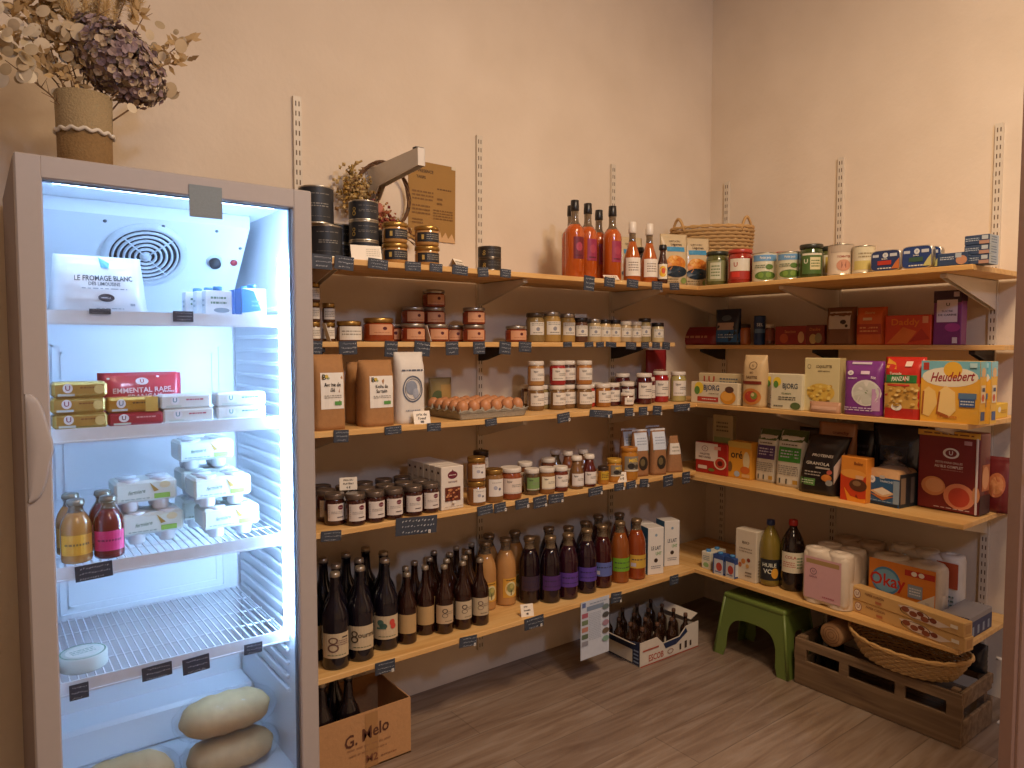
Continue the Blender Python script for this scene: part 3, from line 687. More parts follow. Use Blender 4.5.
gl = [('d', -.1, .5, .12, .12, '#a8a8b4'), ('d', .16, .42, .08, .08, '#6a6a78'), ('l', -.3, .75, .3, .85, 1, '#a8a094')]
gj = jar(.034, .084, '#8a5a30', GOLD, gl, '#e2dad0', (.15, .72), .052)
p = spot_b(476.5, 2, y=506, r=.031); rnd('gj', gj, .034, .084, p, '', 'jar', 'gold-lidded honey jars', n=2, labs=['gold-lidded jar with white label right of the chestnut cartons, lower', 'gold-lidded jar with white label right of the chestnut cartons, upper'], k=.35)
p = spot_b(494.5, 2, y=503.5, r=.033); rnd('gjt', jar(.0355, .118, '#8a6238', GOLD, gl, '#e2dad0', (.2, .72), .06), .0355, .118, p, 'taller gold-lidded jar with white label left of the white-lidded ones', 'jar', k=.35)
dj = jar(.031, .082, '#4a2e22', mat('#3a2a1e', .3, .5), gl, '#cfc6ba', (.15, .72), .052)
for i, (px, d) in enumerate([(462, .27), (481, .17)]):
    p = spot_b(px, 2, d=d); 
    if i == 1: rnd('dj', dj, .031, .082, p, '', 'jar', 'dark-lidded jars behind the cartons', n=2, labs=['dark-lidded jar behind the gold-lidded pair, lower', 'dark-lidded jar behind the gold-lidded pair, upper'])
j2 = [('t', 'bjor', -.2, .80, .2, '#2c2824'), ('l', -.1, .42, .4, .64, 2, '#8a8478'), ('r', -.5, .04, .5, .10, '#c8bcb0')]
def cj2(r, h, c, paper='#e4d8ca'): return jar(r, h, c, cap_w, j2, paper, (.2, .68), r*1.9)
for px, y, r, h, c, pp, lb in [(516, 502, .041, .115, '#8c4424', '#e0cfc0', 'wide reddish jar with white lid and cream label, front of the fourth shelf'),
        (534, 495.6, .029, .098, '#5a4430', '#7a9a5c', 'white-lidded jar with a green label'),
        (548, 495.6, .032, .098, '#8c5a2c', '#e8dcc0', 'white-lidded amber jar with cream label, right of the green-labelled one'),
        (563, 493, .030, .096, '#6a2c1c', '#e6dcd0', 'white-lidded dark red jar between the amber jar and the necked bottles')]:
    p = spot_b(px, 2, y=y, r=r); rnd(('c2', px), cj2(r, h, c, pp), r, h, p, lb, 'jar', k=.35)
for px, d, c, lb in [(525, .12, '#7a4a2c', 'behind the wide reddish one'), (548, .14, '#6a3a24', 'behind the amber one')]:
    p = spot_b(px, 2, d=d); rnd(('c2b', c), cj2(.030, .112, c), .030, .112, p, 'white-lidded jar in the second row of the fourth shelf, '+lb, 'jar', k=.35)
def sb(c): return bottle(.029, .128, c, cap_w, j2, '#e2d9d0', (.1, .48), .055, 'sauce', caph=.016)
for px, y, c, lb in [(578, 490, '#7a5430', 'brown necked bottle with white cap, front left of the pair'), (591, 488, '#5a1c14', 'dark red necked bottle with white cap, front right of the pair')]:
    p = spot_b(px, 2, y=y, r=.029); rnd(('sb', c), sb(c), .029, .128, p, lb, 'bottle', 'white-capped necked bottles', k=.35)
for px, d, c, lb in [(556, .2, '#6a5030', 'leftmost of three at the back'), (567, .15, '#7a4424', 'middle of three at the back'), (583, .15, '#6a4428', 'right of three at the back')]:
    p = spot_b(px, 2, d=d); rnd(('sb', c), sb(c), .029, .128, p, 'necked bottle with white cap, '+lb, 'bottle', 'white-capped necked bottles', k=.35)
bee = [('r', -.5, 0, .5, 1, '#8a8070'), ('d', -.1, .35, .22, .2, '#2c2824'), ('d', .25, .3, .16, .16, '#4a443a'), ('t', 'MIEL', .05, .72, .34, '#e8c040'), ('r', -.5, 0, .5, .1, '#e0d4b8')]
for px, y, r, h, lb, lid in [(603, 485, .023, .072, 'small honey jar with dark lid and yellow label', '#3a2a22'), (614, 482.7, .031, .095, 'medium honey jar with yellow lid and bee label', '#c89a3c'), (629, 480.6, .037, .135, 'large honey jar with orange lid and bee label', '#b8782c')]:
    p = spot_b(px, 2, y=y, r=r); rnd(('hj', px), jar(r, h, '#b87a2c', lid, bee if px != 603 else [('r', -.5, 0, .5, 1, '#c8a030'), ('l', -.4, .2, .4, .8, 3, '#4a3a20')], '#8a8070', (.28, .74), r*1.9), r, h, p, lb, 'jar', k=.35)
card(622.5, 2, .006, .04, .042, 'cream price card in front of the large honey jar', [('t', 'prix', 0, .7, .26, '#4a423a'), ('t', '6 €', 0, .35, .3, '#4a423a')], lean=.2)
# coffee bags
KB = KR('#9a6c44')
ct = [('r', -.42, .55, .42, .93, '#ccd4de'), ('l', -.3, .66, .3, .84, 3, '#9aa4b4'), ('p', [(-.42, .55), (.42, .55), (.42, .5), (-.42, .5)], '#5d6a4a'), ('d', .05, .28, .28, .15, '#2e261c'), ('d', .0, .3, .15, .08, '#6a5a3a')]
cf = pouch(.082, .05, .200, '#9a6c44', ct, KB, p=4., foot=.95, kind='coffee_bag', topcol='#d8d8d8', toph=.05, topw=.92, flat=6.)
for px, y, dp, lb in [(644, 476.5, 0, 'kraft coffee bag with pale blue-white top label, left of the two in front'), (662, 475, 0, 'kraft coffee bag with pale blue-white top label, right of the two in front')]:
    p = at_z(px, y, .779); inst('cf', cf, (p.x, p.y+.028, .7795), -.25, lb, 'bag', 'kraft coffee bags')
for px, d, lb in [(628, .13, 'kraft coffee bag behind the large honey jar'), (652, .14, 'kraft coffee bag behind the two front ones')]:
    p = spot_b(px, 2, d=d); inst('cf', cf, p, -.2, lb, 'bag', 'kraft coffee bags')
gb = pouch(.088, .05, .16, '#a8794c', [('r', -.45, .5, .45, .8, '#d9d0c2'), ('l', -.3, .55, .3, .74, 2, '#a09888')], KB, p=3., foot=.95, kind='paper_bag', topw=.45, flat=6.)
p = at_z(678.5, 472.5, .779); inst('gb', gb, (p.x, p.y+.03, .7795), -.35, 'kraft bag with pointed top and pale label at the right end of the fourth shelf', 'bag')

# ---------------------------------------------------------------- lowest shelf, back wall
DB = G('#14101a') ; BB = G('#2a120c'); CP = mat('#b5a996', .3, .7)
def beer_art(a): return [('l', -.3, .08, .35, .16, 1, '#4a5a3a')]+a
e1 = beer_art([('o', -.1, .72, .16, .14, .3, '#6a4a40'), ('o', -.1, .42, .19, .17, .3, '#6a4a40'), ('r', .2, .8, .42, .85, '#3a3230'), ('l', .0, .5, .42, .75, 3, '#8a6a60')])
e2 = beer_art([('o', -.25, .68, .12, .13, .4, '#4a3a26'), ('o', -.25, .45, .14, .14, .4, '#4a3a26'), ('t', 'ourmi', .18, .62, .3, '#4a3a26')])
e3 = beer_art([('d', -.22, .72, .12, .13, '#4a6a5e'), ('d', -.12, .58, .14, .12, '#3c5a50'), ('r', -.36, .45, -.02, .52, '#4a6a5e'), ('d', .2, .72, .1, .14, '#c8483c'), ('d', .24, .55, .1, .12, '#c8483c')])
for px, y, a, lb in [(329.7, 667, e1, 'large dark beer bottle with beige label and figure-eight emblem, nearest the fridge'), (356.7, 659.5, e2, 'large dark beer bottle with beige label and brown lettering, second from the fridge'), (380, 648.5, e3, 'large dark beer bottle with green and red emblem on beige label')]:
    p = spot_b(px, 1, y=y, r=.0425); rnd(('bb', px), bottle(.0425, .298, DB, CP, a, '#c8b493', (.13, .39), .092, 'beer'), .0425, .298, p, lb, 'bottle', 'large dark beer bottles', k=.75)
for i, (px, d) in enumerate([(322, .13), (341, .14), (361, .14), (331, .21), (350, .22), (371, .235), (385, .19)]):
    p = spot_b(px, 1, d=d); rnd('bbx', bottle(.0425, .298, DB, CP, [], '#c8b493', (.13, .39), .092, 'beer'), .0425, .298, p, 'large dark beer bottle behind, %s of those whose necks show above the front ones' % ORD[i], 'bottle', 'large dark beer bottles', k=.75)
def sart(c, c2): return [('o', 0, .7, .14, .13, .35, c2), ('o', 0, .45, .15, .12, .2, c2), ('l', .12, .5, .42, .7, 2, '#8a7a66'), ('l', .0, .1, .4, .18, 1, '#3a3a2a')]
for px, y, pp, c2, lb in [(414.7, 632, '#b88a52', '#b8503a', 'small brown beer bottle with orange-tan label, left of the small front ones'), (440, 634, '#c0a888', '#4a3a30', 'small brown beer bottle with dark emblem, frontmost of all'),
        (459.4, 629.5, '#c4b294', '#3c2c26', 'small brown beer bottle with curly emblem, right of the frontmost'), (476.7, 625.5, '#c0ac8c', '#6a5040', 'small brown beer bottle beside the first orange juice bottle')]:
    p = spot_b(px, 1, y=y, r=.0328); rnd(('sb_', px), bottle(.0325, .238, BB, CP, sart(pp, c2), pp, (.16, .43), .070, 'beer'), .0328, .238, p, lb, 'bottle', 'small brown beer bottles', k=.75)
for i, (px, d) in enumerate([(402, .10), (396, .17), (428, .12), (447, .125), (465, .13), (431, .185), (451, .19), (470, .19), (436, .245), (457, .25), (473, .25)]):
    p = spot_b(px, 1, d=d); rnd('sbx', bottle(.0325, .238, BB, CP, [], '#b89868', (.16, .43), .070, 'beer'), .0328, .238, p, 'small brown beer bottle in the rows behind, %s of those with only necks showing' % ORD[i], 'bottle', 'small brown beer bottles', k=.75)
CG = mat('#8a7458', .3, .6)
oja = [('d', .02, .45, .38, .38, '#d9cc98'), ('d', .0, .5, .26, .24, '#8a8a54'), ('d', .06, .58, .14, .12, '#b5a860'), ('r', -.02, .12, .04, .4, '#4a3c24'), ('l', -.3, .86, .3, .95, 1, '#4a3c24')]
ojb = bottle(.0415, .258, '#b5844e', CG, oja, '#d09a38', (.13, .42), .062, 'juice', off=.25)
for px, y, lb in [(493.4, 602.5, 'front left'), (515, 596.5, 'front right')]:
    p = spot_b(px, 1, y=y, r=.037); rnd('ojb', ojb, .0415, .258, p, 'cloudy orange apple-juice bottle with drawn tree label, '+lb, 'bottle', 'cloudy orange juice bottles', k=.6)
for px, d, lb in [(482, .19, 'back left'), (501, .2, 'back right')]:
    p = spot_b(px, 1, d=d); rnd('ojb', ojb, .0415, .258, p, 'cloudy orange apple-juice bottle with drawn tree label, '+lb, 'bottle', 'cloudy orange juice bottles', k=.6)
def pj(fill, lc): return bottle(.041, .258, fill, CG, [('l', -.4, .55, .4, .75, 1, '#2c2440'), ('r', -.45, .12, -.2, .4, '#b8b4c4') if lc in ('#5a68a8', '#c8a040') else ('l', -.4, .2, .4, .35, 1, '#2c2440')], lc, (.20, .42), .092, 'juice')
for px, y, fill, lc, lb in [(567.3, 600, '#2c0c1c', '#5a3a90', 'dark juice bottle with violet label, frontmost'), (585.5, 593.7, '#24101c', '#56409a', 'dark juice bottle with violet label, right of the frontmost'),
        (602, 588.5, '#3a1014', '#5a68a8', 'dark red juice bottle with blue label'), (619.5, 583.5, '#8a4a1e', '#6fa02c', 'amber juice bottle with bright green label'), (636, 580, '#8a3c18', '#c8a040', 'amber-red juice bottle with yellow label')]:
    p = spot_b(px, 1, y=y, r=.037); rnd(('pj', px), pj(fill, lc), .041, .258, p, lb, 'bottle', 'juice bottles with coloured bands', k=.6)
for i, (px, d, fill, lc) in enumerate([(547, .10, '#1a0a14', '#4a2a6a'), (533, .13, '#1a0a14', '#3a2a3a'), (550, .2, '#1a0a14', '#4a2a6a'), (568, .16, '#1a0a14', '#4a2a6a'), (585, .18, '#1a0a14', '#4a2a6a'), (598, .23, '#2c1010', '#5a68a8'), (619, .2, '#6a3018', '#6fa02c')]):
    p = spot_b(px, 1, d=d); rnd(('pjb', fill, lc), pj(fill, lc), .041, .258, p, 'dark juice bottle in the rows behind, %s from the left' % ORD[i], 'bottle', 'juice bottles with coloured bands', k=.6)
mk_ = carton(.080, .072, .208, '#e0dad0', [('t', 'LE LAIT', 0, .56, .115, '#25303a', .62), ('t', 'UHT', .16, .44, .10, '#6fa05c', .7), ('d', 0, .3, .12, .045, '#3a2a22'), ('d', 0, .84, .08, .03, '#8aa0b0'), ('l', -.3, .12, .3, .2, 2, '#8a8a90')],
    lf=[('r', -.5, 0, .5, 1, '#3a6f9a'), ('l', -.3, .2, .3, .8, 6, '#a8c0d4')], kind='milk_carton')
for i, (px, y, dy, lb) in enumerate([(659, 574.5, 0, 'front left'), (659, 574.5, .076, 'directly behind the front left one'), (675, 566, 0, 'right, set back from the front left one')]):
    p = at_z(px, y, .332); inst('mk', mk_, (p.x+dy*.30, p.y+.044+dy, .3325), -.30, 'white milk carton with blue side, '+lb, 'carton', 'white milk cartons on the lowest shelf')
card(527.8, 1, .012, .05, .045, 'white handwritten price card in front of the orange juice bottles', [('t', 'prix', -.1, .8, .2, '#3a332c'), ('t', 'bouteille', 0, .5, .2, '#3a332c', .8), ('r', -.08, .15, .08, .3, '#4a423a')], lean=.3)
settle_done = False
# ---------------------------------------------------------------- right wall shelves
RZ = -PI/2
def rb(key, mk, px, lv, label, cat, y=None, d=None, dep=0., group=None, rz=0., dz=0., dx=0., fit=None, ff=None):
    if ff is not None: p = on_x((fit[0]+fit[1])/2, FR_R[lv]+ff, LEV_R[lv]+.05); p.z = LEV_R[lv]+.0005; p.x = FR_R[lv]+ff+dep/2
    else: p = spot_r(px, lv, y=y, d=d, dep=dep)
    p.z += dz; p.x += dx
    o = inst(key, mk, p, RZ+rz, label, cat, group)
    if fit: fit_r(o, key, p, (FR_R[lv]+ff+dx) if ff is not None else p.x-dep/2, fit)
    return o
# top: chips, basket, jars, cans, fish tins
ch = [('t', 'LUSTUCRU', 0, .86, .05, '#5a4634'), ('t', 'Légumes', .05, .80, .07, '#4a3424'), ('r', -.3, .66, .34, .75, '#3f8fb8'), ('d', 0, .42, .36, .16, '#d8862c'), ('d', -.1, .5, .18, .08, '#e8a850'), ('d', .14, .46, .16, .08, '#c8701c'),
      ('d', 0, .27, .40, .11, '#1c2c38'), ('d', .3, .1, .12, .06, '#8a9a54'), ('l', -.4, .05, .1, .15, 2, '#8a7a5c')]
def chips(): return pouch(.135, .05, .225, '#ccb68e', ch, mat('#ccb68e', .35, bump=.2, scale=20, coat=.3), p=3, foot=.6, wr=.004, kind='crisp_bag')
p = Vector((-.545, -.235, 1.6005)); 
p = on_y(673, -.262, 1.63); p.z = 1.6005; inst('chips', chips(), p, -.35, 'beige crisp bag with a dark bowl printed on it, left of two', 'bag', 'beige crisp bags')
p = on_y(695, -.245, 1.63); p.z = 1.6005; inst('chips', chips(), p, -.45, 'beige crisp bag with a dark bowl printed on it, right of two', 'bag', 'beige crisp bags')
p = on_y(629, -.085, 1.63); p.z = 1.6005; inst('chips', chips(), p, -.2, 'beige crisp bag half hidden behind the white-capped bottles', 'bag', 'beige crisp bags')
def oval_basket(L, W, H, flare=1.25, rows=9, handle=True, col='#b58a52', amp=.003, boat=0., stakes=26):
    m = KR(col); m2 = KR('#c29a62')
    def f():
        t = empty('wicker_basket'); b = MB(); N = stakes*2
        def ctr(v, k, off=0.):
            a = 2*PI*k/N; s = 1/flare+(1-1/flare)*v**.8
            return Vector(((L/2*s+off)*math.cos(a), (W/2*s+off)*math.sin(a), .006+H*v+boat*H*v*math.cos(a)**4))
        for j in range(rows):
            v = (j+.3)/rows; b.tube([ctr(v, k, amp*(1 if (k+j) % 2 else -1)) for k in range(N)], H/rows*.52, m, 5, True)
        for k in range(0, N, 2): b.tube([ctr(v, k, 0) for v in (0, .33, .66, 1)], .002, m2, 4)
        b.rings([[ctr(0, k, 0) for k in range(N)], [ctr(0, k, 0)*.02 for k in range(N)]], m, cap=False)
        for j in range(5):
            s = .2+.18*j; b.tube([Vector((ctr(0, k).x*s, ctr(0, k).y*s, .008+(.001 if (k+j) % 2 else 0))) for k in range(N)], .003, m, 4, True)
        b.build('woven_body', t)
        b = MB()
        for q in (0, 1): b.tube([ctr(1.02, k, .003)+Vector((.0, 0, .004*math.sin(k*1.3+q*PI))) for k in range(N)], .0055, m2, 6, True)
        b.build('rim', t)
        if handle:
            for sx in (-1, 1):
                b = MB()
                for q in (-.004, .004):
                    b.tube([Vector((sx*(L/2*(.985-.30*i/10)), -W*(.08+.30*i/10)+q, H-.004+math.sin(a)*.06+q*.5)) for i, a in enumerate([PI*i/10 for i in range(11)])], .006, m2, 6)
                b.build('handle', t)
        return t
    return f
inst('bask1', oval_basket(.37, .20, .275, 1.18, 17, amp=.0045, col='#b8935f'), Vector((-.262, -.212, 1.6005)), math.radians(-50), 'long wicker basket with looped handles on the top shelf in the corner', 'basket')
jr = lambda fill, lid, art, r=.046, h=.13, pap='#d9d2bc': jar(r, h, fill, lid, art, pap, (.12, .72), r*1.7)
rnd('r1', jr('#5a5a2c', '#2c3024', [('r', -.35, .1, .2, .9, '#c8c4a4'), ('l', -.3, .2, .15, .8, 4, '#6a7a4a')], r=.050, h=.148, pap='#8a8a5c'), .050, .148, spot_r(717, 5, d=.062), 'green pickle jar with dark lid right of the crisp bags', 'jar', k=.9)
rnd('r2', jr('#9a2c1c', '#b03a2c', [('r', -.5, .0, .5, .4, '#a83024'), ('t', 'U', -.2, .7, .3, '#a83024'), ('r', -.4, .1, 0, .35, '#d03a2c')], r=.052, h=.145, pap='#dcd4c0'), .052, .145, spot_r(740, 5, d=.065), 'red tomato sauce jar with red lid', 'jar', k=.9)
pea = [('r', -.5, .72, .5, .95, '#6a9ac4'), ('t', 'Petits pois', 0, .84, .12, '#ece8dc', .8), ('d', .15, .5, .14, .1, '#5a7a34'), ('d', 0, .18, .4, .16, '#5a7a34'), ('d', -.15, .2, .1, .1, '#7a9a44'), ('d', .12, .2, .1, .1, '#7a9a44'), ('l', -.4, .45, 0, .6, 2, '#6a7a5a')]
rnd('pea', tin(.050, .120, '#d6d2b8', pea, W=.11), .050, .120, spot_r(764.5, 5, d=.075), 'white and green vegetable can with blue band, left of two', 'can', 'vegetable cans on the top shelf', k=.9)
rnd('pea2', tin(.047, .112, '#d0ccb0', pea, W=.105), .047, .112, spot_r(789, 5, d=.07), 'white and green vegetable can with blue band, right of two', 'can', 'vegetable cans on the top shelf', k=.9)
rnd('redl', jr('#7a2a1c', '#a83428', ()), .046, .130, spot_r(763, 5, d=.18), 'jar with red lid showing behind the left vegetable can', 'jar', k=.9)
rnd('redl', jr('#7a2a1c', '#a83428', ()), .046, .130, spot_r(783, 5, d=.18), 'jar with red lid showing behind the right vegetable can', 'jar', k=.9)
rnd('oj', jr('#3c4a20', '#34342a', [('r', -.5, .0, .5, .9, '#4a6a34'), ('t', 'U', -.3, .6, .3, '#e8e4d0'), ('r', -.1, .2, .4, .8, '#d8d0a8'), ('l', -.05, .3, .35, .7, 3, '#4a6a34')], h=.132), .046, .132, spot_r(811, 5, d=.07), 'dark green olive jar with black lid beyond the vegetable cans', 'jar', k=.9)
rnd('oj2', jr('#5a5a30', '#34342a', [('r', -.3, .1, .3, .9, '#c8b050')], h=.128), .046, .128, spot_r(829, 5, d=.16), 'dark-lidded jar with yellow label behind the pale can', 'jar', k=.9)
pk = [('r', -.5, .75, .5, 1, '#b8a898'), ('t', 'TOMATES', 0, .6, .1, '#a05040'), ('d', 0, .3, .25, .2, '#c89078'), ('r', -.08, .2, .08, .42, '#8a5a4a')]
rnd('pinkcan', tin(.046, .116, '#d8c8b4', pk, W=.10), .046, .116, spot_r(842, 5, d=.06), 'pale pink-beige can right of the dark green jar', 'can', k=.9)
rnd('pk2', tin(.039, .102, '#d4cbb0', [('r', -.5, .1, .5, .45, '#c8b870'), ('l', -.3, .55, .3, .8, 2, '#9a8a6a')], W=.085), .039, .102, spot_r(862, 5, d=.06), 'pale yellow can left of the blue fish tins', 'can', k=.9)
def fishtin(w_, d_, h_, col, art):
    def f():
        LAST[0] = (w_, h_); t = empty('fish_tin'); b = MB(); N = 32; rr = []
        def per(s, y):
            out = []
            for k in range(N):
                a = 2*PI*k/N; ca, sa = math.cos(a), math.sin(a); e = .35
                out.append(Vector((math.copysign(abs(ca)**e, ca)*w_/2*s, y, h_/2+math.copysign(abs(sa)**e, sa)*h_/2*s)))
            return out
        b.rings([per(.97, -d_/2), per(1, -d_/2+.002), per(.96, -d_/2+.004), per(.96, d_/2-.003), per(.9, d_/2)], MET('#c8c4bc')); b.build('tin', t)
        b = MB(); b.lift = .0006; fn = front(w_, h_, d_)
        pts = [(p_.x/w_*.93, (p_.z-h_/2)/h_*.93+.5) for p_ in per(1, 0)]
        b.art(fn, w_, h_, [('p', pts, col)]+art); b.build('lid_print', t); return t
    return f
fa = lambda c: [('r', -.42, .68, -.22, .8, '#c8ccd4'), ('d', 0, .75, .09, .12, '#d8dce0'), ('t', 'U', 0, .75, .12, '#2c4a8a'), ('r', .15, .68, .38, .82, '#c8ccd4'), ('r', -.25, .3, .2, .5, c), ('l', -.25, .08, .3, .2, 1, '#e0dcd0'), ('p', [(.2, .1), (.46, .1), (.46, .6), (.34, .4)], '#c8703c' if c == '#b83a2c' else '#c8c07a'), ('t', 'Sardines', -.02, .58, .1, '#e8e4d8', .9)]
rb('ft1', fishtin(.112, .03, .070, '#2c3a66', fa('#b83a2c')), 885.5, 5, 'blue sardine tin with red and orange print, standing on edge', 'tin', dep=0.03, ff=0.01, fit=(870.5, 901, 250))
rb('ft2', fishtin(.118, .03, .072, '#28407a', fa('#3c5a4a')), 917, 5, 'blue sardine tin with green print, standing on edge, right of the red one', 'tin', ff=.01, dep=.03, fit=(901.5, 933, 245.5))
rb('ft2', fishtin(.118, .03, .072, '#28407a', fa('#3c5a4a')), 927, 5, 'blue sardine tin with green print, standing behind the other green one', 'tin', ff=.055, dep=.03, fit=(912, 942, 246.5))
bx = [('l', -.4, .45, .05, .75, 2, '#c8d0dc'), ('d', .3, .4, .18, .35, '#c89070'), ('r', .1, .6, .3, .95, '#b0bcc8')]
rb('ftb', carton(.092, .05, .042, '#34486a', bx, rt=[('l', -.4, .2, .4, .8, 3, '#8a9ab0')]), 955.5, 5, 'flat blue carton with a fish picture, left of the stack of three', 'box', d=.03)
for i in range(3):
    rb('ftc', carton(.072, .075, .031, '#3a4c6c', [('l', -.45, .35, .1, .75, 2, '#b8c4d4'), ('r', .1, .05, .5, .4, '#b89080'), ('r', .2, .5, .45, .9, '#c0c8d0')], rt=[('r', -.5, 0, .5, 1, '#a8b4bc'), ('l', -.3, .1, .3, .9, 3, '#5a708a')], tp=[('r', -.3, .3, .3, .6, '#5a708a')]), 981, 5, 'blue fish carton at the open end of the top shelf, %s of three' % ('bottom', 'middle', 'top')[i], 'box', d=.06, dz=i*.0314, group='stack of blue fish cartons')
# second
rb('p41', pouch(.13, .07, .062, '#8a1c24', [('l', -.3, .3, .3, .6, 1, '#c88a6a')], wr=.004), 693, 4, 'low dark red packet at the corner end of the second shelf', 'packet', dep=0.07, ff=0.02, fit=(671, 716, 327))
rb('p42', pouch(.085, .05, .125, '#20304a', [('r', -.5, .08, .5, .42, '#2f6aa8'), ('r', -.35, .42, .3, .62, '#c8b0a0'), ('d', 0, .75, .2, .08, '#5a6a7a'), ('l', -.3, .18, .3, .32, 2, '#c8d8e4')], wr=.004), 725, 4, 'dark blue packet with bright blue foot on the second shelf', 'packet', dep=0.05, ff=0.03, fit=(713, 738, 309))
rnd('s1', jar(.024, .098, '#b0642c', '#3a2418', (), None), .024, .098, spot_r(745.5, 4, d=.05), 'small orange spice jar with dark lid', 'jar', k=.9)
rnd('s2', tin(.026, .135, '#1f3a6a', [('r', -.5, .4, .5, .55, '#6a8ab0'), ('t', 'SEL', 0, .7, .16, '#d8dce4')], rim='#24385c', W=.055), .026, .135, spot_r(759.5, 4, d=.05), 'slim dark blue salt canister', 'canister', k=.9)
rnd('s3', jar(.022, .095, '#6a3a28', '#c8bca8', (), '#8a4a34', (.2, .7)), .022, .095, spot_r(770, 4, d=.05), 'small brown spice jar with pale lid right of the blue canister', 'jar', k=.9)
red = [('t', 'Saucisse', 0, .7, .22, '#c87a4a', .8), ('d', -.2, .35, .14, .25, '#b8542c'), ('d', .1, .3, .16, .25, '#8a1c14'), ('d', .35, .4, .1, .3, '#c89a6a')]
rb('r41', carton(.105, .06, .066, '#8f2a1c', red), 791, 4, 'dark red printed box with food pictures, left of two', 'box', dep=0.06, ff=0.02, fit=(775, 806, 326))
rb('r42', carton(.062, .06, .071, '#7a2c1c', [('d', -.1, .3, .2, .25, '#b89a5c'), ('d', .2, .35, .2, .25, '#8a7a54'), ('t', 'Daube', 0, .78, .2, '#c87a3a')]), 815, 4, 'dark red printed box with food pictures, right of two', 'box', dep=0.06, ff=0.02, fit=(806, 824, 325))
rb('r43', pouch(.088, .055, .128, '#7a5034', [('r', -.34, .42, .38, .88, '#c9bcae'), ('d', .15, .6, .1, .06, '#3a2c28'), ('d', .26, .5, .05, .04, '#3a2c28')], mat('#7a5034', .6), p=9, foot=1., flat=8.), 839, 4, 'brown pouch with a square white label', 'pouch', dep=0.055, ff=0.02, fit=(824, 853.5, 307))
dd = [('t', 'Sucre', 0, .85, .1, '#e8b87a'), ('r', -.4, .28, .4, .55, '#b8401c'), ('l', -.3, .32, .3, .5, 2, '#e8a86a'), ('r', -.2, .65, .1, .72, '#e8c8a0')]
rb('r44', pouch(.088, .055, .132, '#d8682c', dd, mat('#d8682c', .5), p=10, foot=1., flat=8.), 868, 4, 'bright orange sugar pack beside the brown pouch', 'pack', dep=0.055, ff=0.02, fit=(854, 884, 307))
rb('r45', carton(.125, .07, .098, '#d2461c', [('t', 'Daddy', -.06, .76, .30, '#e8862c', 1.), ('p', [(-.45, .05), (-.1, .6), (.2, .45), (0, .05)], '#e07830'), ('p', [(.05, .1), (.3, .55), (.48, .2)], '#b83018'), ('r', .32, .72, .44, .95, '#e8a070')], m=mat('#d2461c', .4)), 908, 4, 'wide orange-red sugar box with yellow lettering beside the purple pack', 'box', dep=0.07, ff=0.015, fit=(885, 931, 315))
pu = [('r', -.5, .78, .5, 1, '#3a1c2c'), ('r', -.38, .42, .36, .83, '#d8ccd4'), ('t', 'U', .02, .74, .08, '#2c2430'), ('t', 'SUCRE', 0, .62, .05, '#4a3a4a'), ('t', 'DE CANNE', 0, .55, .05, '#4a3a4a'), ('d', .2, .32, .28, .08, '#a83c88'), ('r', .2, .03, .38, .14, '#d8ccd4'), ('r', .22, .88, .42, .97, '#b8a8b0')]
rb('r46', carton(.068, .05, .182, '#7a2c6c', pu, rt=[('r', -.5, .8, .5, 1, '#3a1c2c')], m=mat('#7a2c6c', .4)), 947.5, 4, 'tall purple and white sugar pack at the right of the second shelf', 'pack', dep=0.05, ff=0.02, fit=(933, 961, 290.5))
# third
S3 = 1.082
bj = [('d', -.32, .72, .10, .28, '#e8c83c'), ('d', -.36, .6, .06, .2, '#5a8a3c'), ('t', 'BJORG', -.05, .74, .34, '#3a4a6a', .9), ('r', -.35, .1, .1, .32, '#b83c2c'), ('l', -.25, .16, .05, .26, 1, '#e8dcd0'), ('d', .3, .35, .16, .32, '#d8922c'), ('d', .28, .4, .12, .22, '#e8a84a'), ('d', .33, .7, .09, .15, '#5a3a2c'), ('l', -.1, .45, .12, .52, 1, '#7a6a5a')]
rb('b31', carton(.19, .045, .072, '#dccfb4', bj), 714, 3, 'white cookie box with yellow flower logo and orange fruit', 'box', dep=.045, ff=0.012, fit=(691, 738, 382.5))
rb('b32', carton(.16, .05, .104, '#cdbb96', [('t', 'LU', -.25, .78, .3, '#b0281c', 1.2), ('r', -.45, .6, .5, .64, '#b8a880'), ('l', 0, .66, .4, .88, 2, '#5a6a7a')]), 722, 3, 'beige biscuit box with red letters behind the cookie box', 'box', dep=0.05, ff=0.075, fit=(698.5, 742, 373.5))
tu = [('o', .05, .8, .17, .075, .12, '#4a2a1c'), ('t', 'U', .05, .8, .06, '#4a2a1c'), ('t', 'BIO', 0, .66, .05, '#6a4a34'), ('t', 'GALETTES', 0, .57, .07, '#4a2a1c', .8), ('r', -.4, .44, .4, .50, '#7a2c1c'), ('d', 0, .2, .4, .16, '#c8803c'), ('d', 0, .2, .28, .11, '#b8402c'), ('d', .12, .22, .14, .07, '#7a8a3c'), ('d', .08, .24, .07, .035, '#d8c08a')]
rb('b33', pouch(.078, .06, .148, '#cdb288', tu, mat('#cdb288', .5), p=12, foot=1., flat=4.), 751, 3, 'tall beige biscuit pack with red fruit picture', 'pack', dep=.06, ff=0.012, fit=(740, 763, 355))
bk = [('d', -.3, .78, .13, .13, '#e8c83c'), ('d', -.34, .70, .08, .1, '#5a8a3c'), ('t', 'BJORG', .12, .66, .2, '#3a4a5a', .95), ('t', 'riz nature', .0, .46, .09, '#6a7a5a'), ('l', -.25, .26, .3, .38, 2, '#4a4a44'), ('d', .3, .12, .16, .1, '#5a6a3c'), ('l', -.4, .06, -.1, .14, 1, '#6a6a60')]
